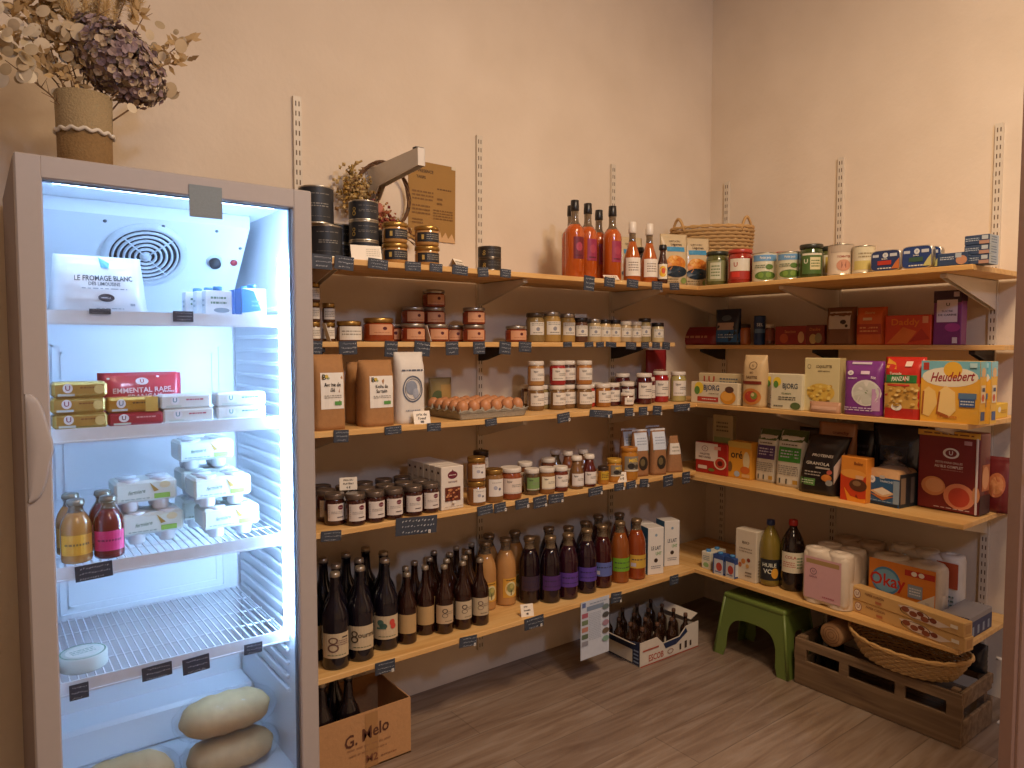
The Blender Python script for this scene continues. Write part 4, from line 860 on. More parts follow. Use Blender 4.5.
kb = carton(.128, .04, .112, '#d8d0b4', bk, lf=[('r', -.5, 0, .5, 1, '#dccfc8'), ('d', 0, .72, .3, .08, '#e8c83c'), ('r', -.2, 0, 0, 1, '#c8a8a4')])
rb('b34', kb, 786, 3, 'square white carton with yellow flower logo, front one', 'box', dep=.04, ff=.012, fit=(771, 802, 374), group='square white cartons with flower logo')
rb('b34', kb, 779, 3, 'square white carton with yellow flower logo, behind the front one', 'box', dep=.04, ff=.055, fit=(763, 794, 373.5), group='square white cartons with flower logo')
co = [('o', -.36, .84, .05, .04, .2, '#3a342c'), ('t', 'COQUILLETTES', .06, .84, .07, '#5a4a34', .72), ('t', 'qualité supérieure', .06, .76, .045, '#7a6a4c', .8), ('d', -.02, .36, .4, .17, '#d8b450')]
R_ = random.Random(9)
for _ in range(26): co.append(('d', R_.uniform(-.34, .3), R_.uniform(.22, .5), .05, .025, R_.choice(['#e8cc70', '#c89a3c', '#dcbc58'])))
rb('b35', carton(.118, .045, .152, '#d2c496', co, rt=[('r', -.5, 0, .5, 1, '#c0b080')]), 822, 3, 'cream pasta box with elbow macaroni picture', 'box', dep=.045, ff=0.03, fit=(804, 839, 358))
rb('b36', pouch(.09, .03, .035, '#d8a080', [('r', -.4, .3, .4, .6, '#c9a088')], mat('#b98c70', .5), p=2, foot=.7, toph=.02), 824, 3, 'small pinkish packet lying in front of the pasta box', 'packet', dep=0.03, ff=-0.0, fit=(808, 839, 402))
ri = [('d', .12, .42, .36, .24, '#d8d4d0'), ('d', .12, .42, .32, .21, '#c8c8c0'), ('d', .14, .44, .04, .03, '#5a7a3c'), ('d', -.28, .78, .08, .045, '#e4dce4'), ('t', 'U', -.28, .78, .05, '#6a2c7a'), ('t', 'BASMATI', -.22, .68, .04, '#e4dce4'), ('r', -.02, .76, .2, .82, '#e0c8e0'), ('l', -.42, .08, .3, .16, 2, '#d8c8dc'), ('r', .28, .1, .46, .5, '#b890b8'), ('t', 'Riz', .3, .7, .07, '#e4dce4'), ('r', -.3, .94, .2, .98, '#c8b8cc')]
rb('b37', pouch(.105, .05, .150, '#7a3488', ri, mat('#7a3488', .35, coat=.3), p=9, foot=1., flat=8., wr=.002), 861, 3, 'purple rice bag with a bowl of white rice printed on it', 'bag', dep=.05, ff=0.015, fit=(841.5, 881, 361))
pz = [('r', -.5, .0, .5, .17, '#b8281c'), ('r', -.42, .17, .46, .58, '#c89a48'), ('p', [(-.42, .98), (-.2, .9), (-.15, .8), (-.42, .82)], '#d8942c'), ('t', 'PANZANI', -.03, .645, .10, '#e8e4d4', .70, .04), ('r', -.48, .58, .32, .60, '#2c6a34'), ('r', -.45, .53, .2, .56, '#c8382c'), ('d', -.1, .19, .13, .06, '#e0d8cc'), ('t', 'U', -.1, .19, .06, '#5a4a3c'), ('r', .05, .85, .22, .93, '#e4c8bc'), ('t', 'Torsade', -.15, .73, .06, '#d8e0c8')]
R_ = random.Random(3)
for _ in range(22): pz.append(('d', R_.uniform(-.36, .4), R_.uniform(.22, .5), .05, .02, R_.choice(['#d8b060', '#b88838', '#e0c078'])))
rb('b38', pouch(.118, .06, .168, '#b8241c', [('r', -.49, .58, .36, .71, '#2c7a3c')]+pz, mat('#c02a1e', .3, coat=.3), p=8, foot=1., flat=7., wr=.004), 900, 3, 'red pasta bag with a green band and pasta picture', 'bag', dep=.06, ff=0.015, fit=(881, 922, 357))
hb = [('r', -.5, .0, .5, .72, '#e8ac3c'), ('r', -.5, .72, .5, 1, '#7ab8c8'), ('d', .0, .74, .48, .16, '#e8e0cc'), ('d', .05, .86, .16, .13, '#e8b43c'), ('t', '~Heudebert', .03, .74, .21, '#9a2430', .74, .04), ('r', -.46, .85, -.36, .97, '#b83a2c'),
      ('p', [(-.48, .12), (-.46, .5), (-.36, .58), (-.24, .5), (-.2, .3), (-.34, .08)], '#f0c878'), ('p', [(-.22, .14), (-.18, .5), (-.06, .6), (.1, .5), (.12, .2), (0, .08)], '#f4d088'), ('p', [(-.22, .14), (-.18, .5), (-.15, .5), (-.19, .14)], '#a85a20'), ('p', [(-.48, .12), (-.46, .5), (-.43, .5), (-.45, .12)], '#a85a20'), ('p', [(-.22, .14), (-.2, .18), (-.01, .12), (0, .08)], '#a85a20'),
      ('r', .16, .40, .46, .49, '#5a7aa0'), ('r', .18, .27, .44, .40, '#3c5a90'), ('l', .2, .29, .42, .38, 2, '#d8dce0'), ('t', 'La biscotte', -.02, .1, .07, '#c86a2c'), ('r', .34, .9, .46, .97, '#b8d8dc')]
hs = [('r', -.5, .0, .5, .76, '#e8b440'), ('r', -.5, .76, .5, 1, '#8ac4cc'), ('d', 0, .82, .3, .08, '#e8b880'), ('r', -.3, .06, .3, .2, '#3c5a90'), ('r', -.35, .34, .3, .62, '#e8d8b8'), ('d', -.05, .42, .2, .06, '#c8542c'), ('r', -.2, .52, .2, .58, '#3c4a6a')]
he = carton(.145, .052, .156, '#e8b040', hb, rt=hs)
rb('b39', he, 952, 3, 'yellow and blue rusk box with red slanted lettering, front one', 'box', dep=.052, ff=.010, fit=(920.5, 979, 361), group='yellow and blue rusk boxes')
rb('b39', he, 952, 3, 'yellow and blue rusk box with red slanted lettering, behind the front one', 'box', dep=.052, ff=.064, fit=(933.5, 990, 361), group='yellow and blue rusk boxes')
p = on_y(1000, -1.362, 1.1); 
inst('b30', carton(.03, .16, .052, '#e8bc38', (), rt=[('d', 0, .6, .08, .2, '#ece4d0'), ('l', .1, .3, .4, .6, 2, '#c8942c')]), Vector((-.20, -1.385, 1.0825)), RZ, 'small low yellow box lying behind the rusk boxes at the shelf end', 'box')
# corner red thing
inst('redbag', pouch(.12, .04, .235, '#7a1418', [('l', -.2, .58, .3, .62, 1, '#c8a07a'), ('p', [(.0, .05), (.2, .05), (.12, .35)], '#a05a3c')], mat('#8a1a1c', .5), wr=.004), (-.47, -.06, 1.0825), -.2, 'dark red bag standing in the corner behind the pickle jar', 'bag')
# fourth
ur = [('r', -.5, .42, .2, .98, '#ddd0c4'), ('o', -.2, .80, .1, .09, .15, '#7a2c34'), ('t', 'U', -.2, .80, .08, '#5a2c34'), ('t', 'GALETTES', -.2, .62, .08, '#5a3a34', .8), ('t', 'BRETONNES', -.2, .52, .08, '#5a3a34', .8), ('d', .28, .38, .19, .2, '#e0ccb4'), ('d', .28, .38, .15, .16, '#b8402c'), ('d', .28, .38, .08, .08, '#5a1814'), ('r', .1, .8, .3, .9, '#d8a090'), ('r', -.4, .14, -.12, .25, '#dcc8bc'), ('d', .02, .14, .1, .05, '#6a7a3c')]
rb('f1', carton(.105, .05, .112, '#a8241e', ur), 711, 2, 'red biscuit box with white panel at the corner end of the fourth shelf', 'box', y=474, dep=.05, fit=(695.5, 727.5, 443))
rb('f2', carton(.07, .03, .22, '#b5a67a', [('r', -.4, .3, .4, .62, '#8a9458'), ('l', -.3, .7, .3, .9, 3, '#6a6040'), ('d', .1, .42, .2, .06, '#c8b060')]), 721, 2, 'tall olive-beige carton behind the red biscuit box', 'box', dep=0.03, ff=0.16, fit=(712, 732, 415))
orr = [('t', 'oré', -.12, .64, .3, '#2c2824', .9), ('r', -.5, .84, .5, 1, '#c8a850'), ('d', .3, .5, .14, .25, '#d8c8a0'), ('d', -.1, .12, .12, .08, '#a8b8d0'), ('d', .25, .25, .2, .1, '#c86a2c'), ('r', .12, .05, .45, .14, '#dcb078'), ('d', -.4, .3, .1, .14, '#7a5a34')]
rb('f3', carton(.088, .06, .118, '#d89a34', orr), 739, 2, 'orange-yellow chocolate box right of the red biscuit box', 'box', y=478.5, dep=.06, fit=(728, 751, 442))
def cof(c2): return [('r', -.5, .80, .5, 1, '#4a5a2c'), ('r', -.38, .44, .42, .70, c2), ('l', -.3, .5, .35, .66, 3, '#c8c0d0'), ('l', -.38, .2, .38, .38, 5, '#8a8680'), ('r', .2, .06, .38, .13, '#b8903c'), ('r', -.3, .05, -.25, .14, '#3a3a34'), ('r', -.05, .05, 0, .14, '#3a3a34'), ('l', -.3, .72, .3, .77, 1, '#6a5a4a')]
for px, y, fx, c2, lb in [(765, 482, (754, 775, 429), '#4a3468', 'white bag with green top and purple panel, leaning'), (788, 487, (774, 801, 430), '#3c8a34', 'white bag with green top and bright green panel, leaning')]:
    o = rb(('cof', c2), pouch(.083, .055, .19, '#cfc9bc', cof(c2), mat('#cfc9bc', .45, coat=.2), p=10, foot=1., flat=9., wr=.002, sk=.012), px, 2, lb, 'bag', y=y, dep=.055, group='white and green coffee bags', fit=fx)
bkb = [('r', -.4, .14, -.02, .26, '#5a8a4c'), ('l', -.36, .16, -.06, .24, 2, '#c8dcc0'), ('t', 'PROTEINES', .05, .66, .06, '#c8bcb0'), ('t', 'GRANOLA', -.02, .52, .07, '#d0c8bc'), ('r', -.05, .44, .3, .47, '#a8a098'), ('d', .25, .3, .12, .06, '#c87a34'), ('d', .32, .22, .08, .05, '#8a8a8a'), ('d', .3, .4, .06, .04, '#b85a4c'), ('l', -.3, .3, .1, .4, 2, '#a8a098'), ('p', [(.42, .2), (.5, .5), (.48, .75), (.38, .5)], '#c8b0a4')]
o = rb('f6', pouch(.125, .08, .215, '#1c1618', bkb, mat('#1c1618', .35, coat=.3), p=5, foot=1., flat=6., wr=.004, sk=.03), 818, 2, 'black granola bag with green corner label leaning to the right', 'bag', y=494.5, dep=.08, fit=(796, 836, 435))
o.rotation_euler = (0, 0, RZ); 
rb('f7', pouch(.12, .05, .26, '#b8845c', [('t', 'crunchy', .1, .86, .06, '#7a3a24'), ('l', -.2, .74, .4, .8, 1, '#7a3a24')], wr=.004), 834, 2, 'tan and brown bag standing behind the black granola bag', 'bag', dz=.0, dep=0.05, ff=0.16, fit=(815, 853, 423))
rb('f8', pouch(.11, .06, .22, '#1c1c26', [('l', -.3, .6, .3, .8, 2, '#4a4a5a')], mat('#1a1a24', .3, coat=.4), wr=.005), 855, 2, 'dark navy glossy bag behind the orange box', 'bag', dep=0.06, ff=0.22, fit=(840, 872, 430))
rb('f9', pouch(.13, .07, .215, '#1c2030', [('r', -.3, .5, .2, .7, '#2c3448')], mat('#1a1e2c', .25, coat=.5), wr=.005), 893, 2, 'dark navy glossy bag behind the sliced bread', 'bag', dep=0.07, ff=0.21, fit=(868, 922, 424))
rb('f9b', pouch(.11, .06, .21, '#241c20', [('l', -.3, .6, .3, .8, 2, '#4a4040')], mat('#241a1c', .3, coat=.4), wr=.005), 805, 2, 'dark brown bag at the back behind the green-panelled bag', 'bag', dep=0.06, ff=0.22, fit=(795, 826, 428))
om = [('r', -.5, .0, .5, .62, '#c8401c'), ('d', 0, .62, .5, .10, '#e8a048'), ('t', 'Bolino', .2, .86, .1, '#7a3a1c'), ('r', .1, .52, .4, .6, '#e0b088'), ('d', .2, .38, .34, .14, '#5a3420'), ('d', .15, .42, .16, .06, '#8a6a4a'), ('p', [(-.35, .3), (-.1, .12), (.3, .08), (.5, .1), (.5, 0), (-.2, 0)], '#e8942c'), ('p', [(.1, .12), (.22, .08), (.14, .18)], '#7a1c10')]
rb('f10', carton(.085, .05, .115, '#dc8c34', om), 852, 2, 'orange and red box with a bowl picture, in front of the dark bags', 'box', y=501, dep=.04, rz=-.1, fit=(841, 868, 457))
br = [('r', -.5, .0, .5, .76, '#2c5a88'), ('d', -.34, .68, .1, .1, '#e0e4e8'), ('t', 'U', -.34, .68, .09, '#2c4a7a'), ('t', 'TRANCHE', .1, .66, .08, '#c8d4e0'), ('p', [(-.4, .36), (-.02, .5), (.36, .36), (0, .2)], '#d8b48c'), ('p', [(-.3, .38), (-.02, .49), (.28, .38), (0, .28)], '#e8dcc8'), ('p', [(-.42, .3), (0, .14), (.38, .3), (0, .24)], '#b8703c'), ('r', -.46, .0, .46, .08, '#1c2c3c'), ('l', -.4, .1, .3, .14, 1, '#9ab0c8'), ('r', .32, .1, .5, .72, '#8ca0b4'), ('r', -.1, .73, .06, .82, '#b8b4b0')]
def bread():
    t = empty('sliced_bread'); b = MB(); w_, d_, h_ = .125, .12, .135; N = 12
    def sec(y, s): 
        out = []
        for k in range(24):
            a = 2*PI*k/24; ca, sa = math.cos(a), math.sin(a); e = .32
            out.append(Vector((math.copysign(abs(ca)**e, ca)*w_/2*s, y, h_/2+math.copysign(abs(sa)**e, sa)*h_/2*s)))
        return out
    b.rings([sec(-d_/2, .97), sec(-d_/2+.006, 1), sec(0, .99), sec(d_/2-.01, 1), sec(d_/2, .9)], mat('#c09468', .7, var=.15, scale=80)); b.build('loaf', t)
    b = MB(); b.art(front(w_, h_, d_+.001), w_, h_, br); b.build('front_print', t)
    b = MB(); rr = []
    for q, (s, zz) in enumerate(((1.0, h_*.9), (.85, h_*1.03), (.4, h_*1.14), (.25, h_*1.2), (.6, h_*1.32))):
        rr.append([Vector((math.cos(2*PI*k/20)*w_/2*s+.004*_hash(k, q), math.sin(2*PI*k/20)*d_/2*s*.9+.004*_hash(q, k), zz+.005*_hash(k*3, q))) for k in range(20)])
    b.rings(rr, mat('#8a8488', .15, alpha=.45, coat=.6), cap=False); b.build('plastic_wrap', t)
    b = MB(); b.art(right(w_, h_, d_), d_, h_, [('r', -.5, .0, .5, .9, '#26323e'), ('r', -.45, .1, -.2, .8, '#8a7a6c'), ('r', .05, .1, .25, .8, '#6a6a74')]); b.build('side_print', t)
    return t
p = at_z(884, 506, .752); inst('bread', bread, (p.x+.064, p.y, .7525), RZ-.12, 'sliced loaf in blue printed wrapper with gathered clear top', 'bread')
bb = [('r', -.5, .93, .5, 1, '#d8a83c'), ('l', -.4, .945, .4, .985, 1, '#7a4a1c'), ('o', .05, .73, .13, .065, .3, '#e0dcd4'), ('t', 'U', .05, .73, .07, '#e0dcd4'), ('t', 'PETITS PAINS GRILLES', .02, .61, .035, '#d8c0b0', .9), ('t', 'AU BLE COMPLET', .02, .56, .045, '#e4d4c8', .9), ('l', -.1, .51, .25, .53, 1, '#b88a7a'),
      ('d', -.22, .3, .2, .12, '#d08a58'), ('d', -.2, .31, .15, .09, '#dca070'), ('d', .2, .21, .25, .16, '#dc8a60'), ('d', .2, .2, .17, .12, '#c0442c'), ('d', .46, .26, .06, .1, '#d08a58'), ('l', -.2, .04, .4, .06, 1, '#e0c8b8'), ('r', .26, .85, .38, .9, '#b88a88')]
def bigbag():
    t = empty('rusk_bag'); w_, d_, h_ = .205, .085, .285
    b = MB(); b.box((0, 0, h_/2), (w_, d_, h_), mat('#6a1c1c', .4, coat=.3), .008, seg=2); b.build('bag', t)
    b = MB(); b.lift = .0008; b.art(front(w_, h_, d_), w_*.97, h_, [('r', -.47, .02, .47, .98, '#7a201e')]+[i for i in bb]); b.build('front_print', t)
    b = MB(); b.box((w_/2-.008, -d_/2-.003, h_*.48), (.006, .006, h_*.92), P('#d8c8bc'), .001); b.build('white_seam', t)
    b = MB(); b.lift = .0008; b.art(right(w_, h_, d_), d_, h_, [('r', -.3, .3, .35, .62, '#b8683c'), ('d', 0, .46, .3, .14, '#d89868'), ('r', -.45, .02, .45, .25, '#3a1014')]); b.build('side_print', t)
    return t
p = at_z(947, 512, .752); inst('bigbag', bigbag, (p.x+.046, p.y+.002, .7525), RZ-.05, 'large dark red bag of toasted rolls with white seam', 'bag')
rb('f12', pouch(.12, .09, .18, '#5a1a1a', [('d', 0, .5, .3, .22, '#b8683c'), ('d', .02, .5, .22, .16, '#c8804c')], mat('#6a1c1c', .4, coat=.3), p=2.5, wr=.004), 992, 2, 'second dark red bag behind the large one at the shelf end', 'bag', ff=.27, dep=.09, fit=(980, 1010, 458))
# lowest
mm = [('l', -.35, .5, .35, .8, 3, '#6a8a9a'), ('d', 0, .25, .3, .14, '#8ab078')]
def capm(t, w_, d_, h_):
    b = MB(); b.lathe([(.011, h_), (.011, h_+.009), (.009, h_+.010), (.0005, h_+.010)], PL('#4a8ac4'), 12, (0, -.008, 0)); b.build('cap', t)
rb('g1', carton(.05, .05, .078, '#d8d6c8', mm, extra=capm), 706, 1, 'small white cream carton with blue cap, left of the small ones', 'carton', y=569, dep=.05, group='small milk cartons')
mb_ = [('r', -.5, 0, .5, .78, '#c8ccd4'), ('d', .1, .4, .3, .22, '#b8483c'), ('p', [(-.5, .78), (.5, .78), (.5, 1), (-.5, 1)], '#2c4a8a'), ('l', -.3, .08, .3, .2, 1, '#2c4a8a'), ('r', -.5, 0, -.4, 1, '#2c4a8a')]
rb('g2', carton(.052, .05, .088, '#2c4a8a', mb_, rt=[('r', -.4, .1, .4, .7, '#c8d0d8')], extra=capm), 718, 1, 'small blue and white milk carton, left of two', 'carton', y=574.5, dep=.05, group='small milk cartons')
rb('g2', carton(.052, .05, .088, '#2c4a8a', mb_), 730, 1, 'small blue and white milk carton, right of two', 'carton', y=578, dep=.05, group='small milk cartons', rz=-.1)
rb('g1', carton(.05, .05, .078, '#d8d6c8', mm), 718, 1, 'small white cream carton with blue cap, behind the blue ones', 'carton', d=.12, group='small milk cartons')
al = [('t', 'BIO', 0, .75, .07, '#6a5a4a'), ('l', -.3, .55, .3, .66, 2, '#9a8a7a'), ('d', -.1, .38, .1, .05, '#c8803c'), ('d', .15, .42, .08, .04, '#8a3c2c'), ('d', -.25, .3, .08, .05, '#b86a3c'), ('d', .1, .3, .08, .04, '#c89a5c'), ('l', 0, .08, .3, .2, 2, '#6a5a4a')]
rb('g3', carton(.062, .06, .190, '#d4cabb', al, rt=[('d', 0, .55, .14, .05, '#3a3048'), ('l', -.3, .1, .3, .45, 6, '#8a7a6a')]), 744, 1, 'tall white plant-milk carton with nut pictures', 'carton', y=580.5, dep=.06, rz=.0, fit=(735, 756, 530))
rnd('oil', bottle(.044, .275, mat('#8c7a34', .1, coat=.6, var=.03, trans=.25), '#24305a', [('t', 'HUILE', -.05, .72, .25, '#d8dcd0'), ('t', 'VO', -.1, .42, .3, '#d8dcd0'), ('d', .2, .35, .16, .25, '#d8a03c')], '#20242c', (.1, .42), .092, 'pet', caph=.02), .044, .275, spot_r(771, 1, y=587.5, r=.044), 'clear plastic bottle of yellow cooking oil with dark label and blue cap', 'bottle', k=.9)
rnd('cola', bottle(.047, .29, '#1a1010', '#a8241e', [('t', 'COLA', -.1, .75, .2, '#a8443c'), ('l', -.4, .25, .1, .55, 3, '#b8605c'), ('l', .15, .2, .4, .8, 4, '#5a7a4c')], '#d8d0bc', (.27, .56), .10, 'pet', caph=.022), .047, .29, spot_r(790.5, 1, y=592, r=.047), 'large dark cola bottle with white label and red cap', 'bottle', k=.9)
def rolls(w_, d_, h_, nx, body, art, top='#8a7c6c', kind='paper_roll_pack'):
    def f():
        t = empty(kind); rr = w_/nx/2; ny = max(1, round(d_/(2*rr))); ry = d_/ny/2; m = mat(body, .5, bump=.15, scale=30, coat=.15); k = 0
        b = MB(); b.box((0, 0, h_*.49), (w_-.006, d_-.006, h_*.965), m, .022, seg=3); b.build('film', t)
        for i in range(nx):
            for j in range(ny):
                b = MB(); x, y = -w_/2+rr*(2*i+1), -d_/2+ry*(2*j+1)
                P4 = [(.99, .002), (.995, .01), (.995, h_/2-.006), (.96, h_/2-.001), (.96, h_/2+.001), (.995, h_/2+.006), (.995, h_-.014), (.95, h_-.003), (.45, h_), (.36, h_-.003), (.32, h_-.006), (.02, h_-.006)]
                b.rings([[Vector((x+rr*q*math.cos(2*PI*a/20), y+ry*q*math.sin(2*PI*a/20), z)) for a in range(20)] for q, z in P4], m, cap=False); b.build('paper_roll', t)
        b = MB(); b.lift = .0012; b.art(front(w_, h_, d_), w_, h_, art); b.build('front_print', t)
        return t
    return f
tp = [('r', -.40, .10, .38, .86, '#d3a5ac'), ('r', -.36, .74, .34, .82, '#a88a5c'), ('o', -.2, .6, .07, .06, .15, '#5a3a4a'), ('t', 'U', -.2, .6, .06, '#5a3a4a'), ('t', 'DOUX', -.2, .5, .05, '#8a5a6a'), ('l', 0, .15, .25, .2, 1, '#b05a6a')]
inst('tp', rolls(.19, .18, .215, 2, '#d8cabb', tp), (-.485+.09, -.925, .3325), RZ, 'pack of toilet rolls in clear film with a pink print', 'toilet roll pack')
ok = [('r', -.47, .04, .47, .95, '#d8822c'), ('p', [(.02, .1), (.02, .2), (.46, .55), (.46, .1)], '#dcd4c8'), ('d', -.22, .60, .21, .24, '#4a8ab8'), ('d', -.22, .60, .18, .20, '#7aaccc'), ('t', 'Okay', -.2, .60, .30, '#c0281c', .92), ('r', .05, .78, .46, .88, '#b8301c'), ('d', .18, .83, .04, .04, '#e8e4dc'), ('d', .28, .83, .04, .04, '#e8e4dc'), ('r', .1, .42, .3, .64, '#8a9ab0'), ('l', .12, .46, .28, .6, 3, '#d8dce4'), ('r', .1, .2, .36, .36, '#c8c4b8'), ('r', .34, .1, .4, .4, '#c8c0b4')]
inst('okay', rolls(.25, .118, .215, 2, '#cdbfae', ok), (-.315, -1.165, .3325), RZ-.0, 'orange-printed paper towel pack with red lettering on a blue oval', 'paper towel pack')
inst('tp2', rolls(.26, .087, .235, 3, '#d4ccc0', [('r', .2, .5, .48, .9, '#b8502c'), ('l', .1, .2, .45, .4, 3, '#6a7a6a')]), (-.2, -1.18, .3325), RZ, 'long white and orange paper roll pack behind the orange one', 'paper roll pack')
inst('tp3', rolls(.20, .12, .22, 2, '#bfae9c', [('r', -.3, .3, .3, .8, '#b08a90')]), (-.215, -.93, .3325), RZ, 'pack of toilet rolls at the back behind the pink-printed pack', 'toilet roll pack')
bp_ = [('d', -.44, .5, .035, .36, '#e4d4c0'), ('o', -.44, .5, .035, .36, .15, '#8a3c34'), ('t', 'U', -.44, .5, .4, '#8a3c34'), ('t', 'PAPIER CUISSON', -.27, .68, .24, '#7a4a34', .9), ('r', -.26, .2, -.2, .4, '#b8704c'), ('p', [(-.05, .75), (.05, .92), (.40, .42), (.3, .1), (.08, .15)], '#dccabc'), ('o', .1, .5, .13, .35, .08, '#5a3a2c'),
       ('d', .02, .62, .035, .2, '#8a4a30'), ('d', .09, .45, .035, .2, '#8a4a30'), ('d', .15, .62, .03, .16, '#7a3c28'), ('d', .19, .35, .035, .2, '#8a4a30'), ('d', .26, .45, .03, .18, '#7a3c28'), ('r', .40, .45, .46, .7, '#e4dccc')]
pl_, pr_ = at_z(850, 610, .332), at_z(966, 654, .332)
mid = (pl_+pr_)/2; ln = (pr_-pl_).length; an = math.atan2(pr_.y-pl_.y, pr_.x-pl_.x)
nrm = Vector((-math.sin(an), math.cos(an), 0)); 
ln = min(ln, .42)
bpb = carton(ln, .048, .048, '#d0a86c', bp_, rt=[('r', -.3, .2, .3, .8, '#b88c54')])
for i in range(2):
    c = mid+nrm*.028; inst('bpb', bpb, (c.x-i*.002, c.y+i*.004, .3325+i*.0485), an, 'long beige baking paper box with cookie picture, %s of two' % ('lower', 'upper')[i], 'box', 'baking paper boxes')
inst('blue', carton(.09, .20, .075, '#8a8484', [('r', -.5, 0, .5, 1, '#24305c')], rt=[('r', -.5, .0, .5, .75, '#24305c'), ('r', -.36, .1, -.28, .5, '#8a9aac'), ('r', -.14, .1, -.06, .5, '#8a9aac'), ('r', .08, .1, .16, .5, '#8a9aac'), ('r', .3, .1, .38, .5, '#8a9aac')]), (-.29, -1.352, .3325), RZ, 'grey and dark blue box of glassware behind the baking paper', 'box')

# ---------------------------------------------------------------- build the round goods
def settle2():
    riders = [a for a in ROUND if 'rider' in a]
    base = [a for a in ROUND if 'rider' not in a]
    full = list(ROUND)
    ROUND[:] = base
    for a in riders: a['host'] = full[a['rider']]
    # settle() moves the p vectors in place, so riders can read their host's
    settle()
    for a in riders:
        p = a['host']['p'].copy(); p.z += a['h']+.0004; p.x += a.get('shift', 0)
        inst(a['key'], a['mk'], p, face(p, a['k']), a['label'], a['cat'], a['group'])
settle2()

# ---------------------------------------------------------------- upright glass-door fridge
FX0, FX1, FY, FYB, FZ = -2.991, -2.383, -.62, -.035, 1.722
WHT = mat('#ccd0d6', .4, var=.02); FRM = mat('#aca39f', .45, var=.03); SIDE = mat('#7d6c68', .5, var=.04)
INR = mat('#e4e8ee', .35, var=.01)
fr_ = empty('display_fridge', ((FX0+FX1)/2, (FY+FYB)/2, 0))
tag(fr_, 'tall glass-door display fridge with pale frame, brightly lit inside', 'fridge')
cx, cy = (FX0+FX1)/2, (FY+FYB)/2
def FB(): return MB()
def loc(x, y, z): return (x-cx, y-cy, z)
def bx3(b, x0, x1, y0, y1, z0, z1, m, bev=0.): b.box(loc((x0+x1)/2, (y0+y1)/2, (z0+z1)/2), (x1-x0, y1-y0, z1-z0), m, bev)
IX0, IX1, IYB, IZ0, IZ1 = FX0+.040, FX1-.040, FYB-.06, .225, 1.688
yb = FY+.045
b = FB()
bx3(b, FX0, IX0-.002, yb, FYB, .05, FZ, SIDE); bx3(b, IX1+.002, FX1, yb, FYB, .05, FZ, SIDE)
bx3(b, IX0-.002, IX1+.002, yb, FYB, IZ1+.002, FZ, SIDE); bx3(b, IX0-.002, IX1+.002, IYB+.002, FYB, .05, IZ1+.002, SIDE)
bx3(b, IX0-.002, IX1+.002, yb, IYB+.002, .05, IZ0-.002, SIDE)
for x in (FX0+.05, FX1-.05):
    for y in (yb+.05, FYB-.05): b.lathe([(.018, 0), (.02, .05)], mat('#2a2a2a'), 10, loc(x, y, 0))
b.build('cabinet', fr_)
b = FB()     # inner liner
bx3(b, IX0-.002, IX0, yb, IYB, IZ0, IZ1, INR); bx3(b, IX1, IX1+.002, yb, IYB, IZ0, IZ1, INR)
bx3(b, IX0, IX1, IYB, IYB+.002, IZ0, IZ1, INR); bx3(b, IX0, IX1, yb, IYB, IZ1, IZ1+.002, INR); bx3(b, IX0, IX1, yb, IYB, IZ0-.002, IZ0, INR)
z = .42
while z < 1.46:                       # shelf runners moulded in the side walls
    bx3(b, IX0, IX0+.010, yb+.05, IYB-.03, z, z+.012, INR, .003); bx3(b, IX1-.010, IX1, yb+.05, IYB-.03, z, z+.012, INR, .003); z += .036
for (x0, x1, z0, z1) in ((-2.90, -2.47, .60, .82), (-2.90, -2.47, .92, 1.10), (-2.90, -2.47, 1.18, 1.34)):
    for o_ in (0, .02):
        for q in ((x0+o_, x0+o_+.005, z0+o_, z1-o_), (x1-o_-.005, x1-o_, z0+o_, z1-o_), (x0+o_, x1-o_, z0+o_, z0+o_+.005), (x0+o_, x1-o_, z1-o_-.005, z1-o_)):
            bx3(b, q[0], q[1], IYB-.004, IYB, q[2], q[3], INR)
bx3(b, IX0, IX1, -.22, IYB, IZ0, .33, INR, .01)
b.build('inner_liner', fr_)
# evaporator housing: sloped panel with fan grille
b = FB(); ez0, ez1 = 1.42, 1.655; ya, yc = -.14, -.37
pts = [(ya, ez0), (yc, ez1), (yc, IZ1-.001), (IYB-.001, IZ1-.001), (IYB-.001, ez0)]
vs = [loc(x, y, z) for x in (IX0+.001, IX1-.035) for y, z in pts]
b.faces(vs, [(0, 1, 6, 5), (1, 2, 7, 6), (5, 6, 7, 8, 9), (4, 3, 2, 1, 0), (4, 0, 5, 9)], mat('#d4d9e0', .35, var=.01))
SL = Vector((0, yc-ya, ez1-ez0)).normalized(); NRM = Vector((0, -(ez1-ez0), (yc-ya))).normalized()
if NRM.y > 0: NRM = -NRM
MX = Matrix(((1, 0, 0), (0, SL.y, NRM.y), (0, SL.z, NRM.z))).to_4x4()
def onp(x, t, l=0.): return Vector(loc(x, ya, ez0))+SL*t+NRM*l
for x, t in ((-2.93, .31), (-2.80, .31), (-2.67, .31), (-2.54, .31), (-2.47, .26)): b.lathe([(.005, 0), (.004, .002), (.0005, .002)], MET('#5a6068'), 8, onp(x, t), axis=MX)
ev = b.build('evaporator_panel', fr_)
gx, gt = on_y(146, -.30, 1.58).x, .213
b = FB(); G1 = mat('#c4cad2', .35); DKH = mat('#20242a', .6)
b.lathe([(.102, 0), (.100, .006), (.086, .008), (.083, .004)], G1, 36, onp(gx, gt), axis=MX, cap=False)
b.lathe([(.083, .001), (.0005, .001)], DKH, 32, onp(gx, gt, .0002), axis=MX, cap=False)
for r in (.077, .064, .051, .038, .025, .012): b.lathe([(r-.0032, .002), (r-.0032, .008), (r+.0018, .008), (r+.0018, .002)], G1, 32, onp(gx, gt), axis=MX, cap=False)
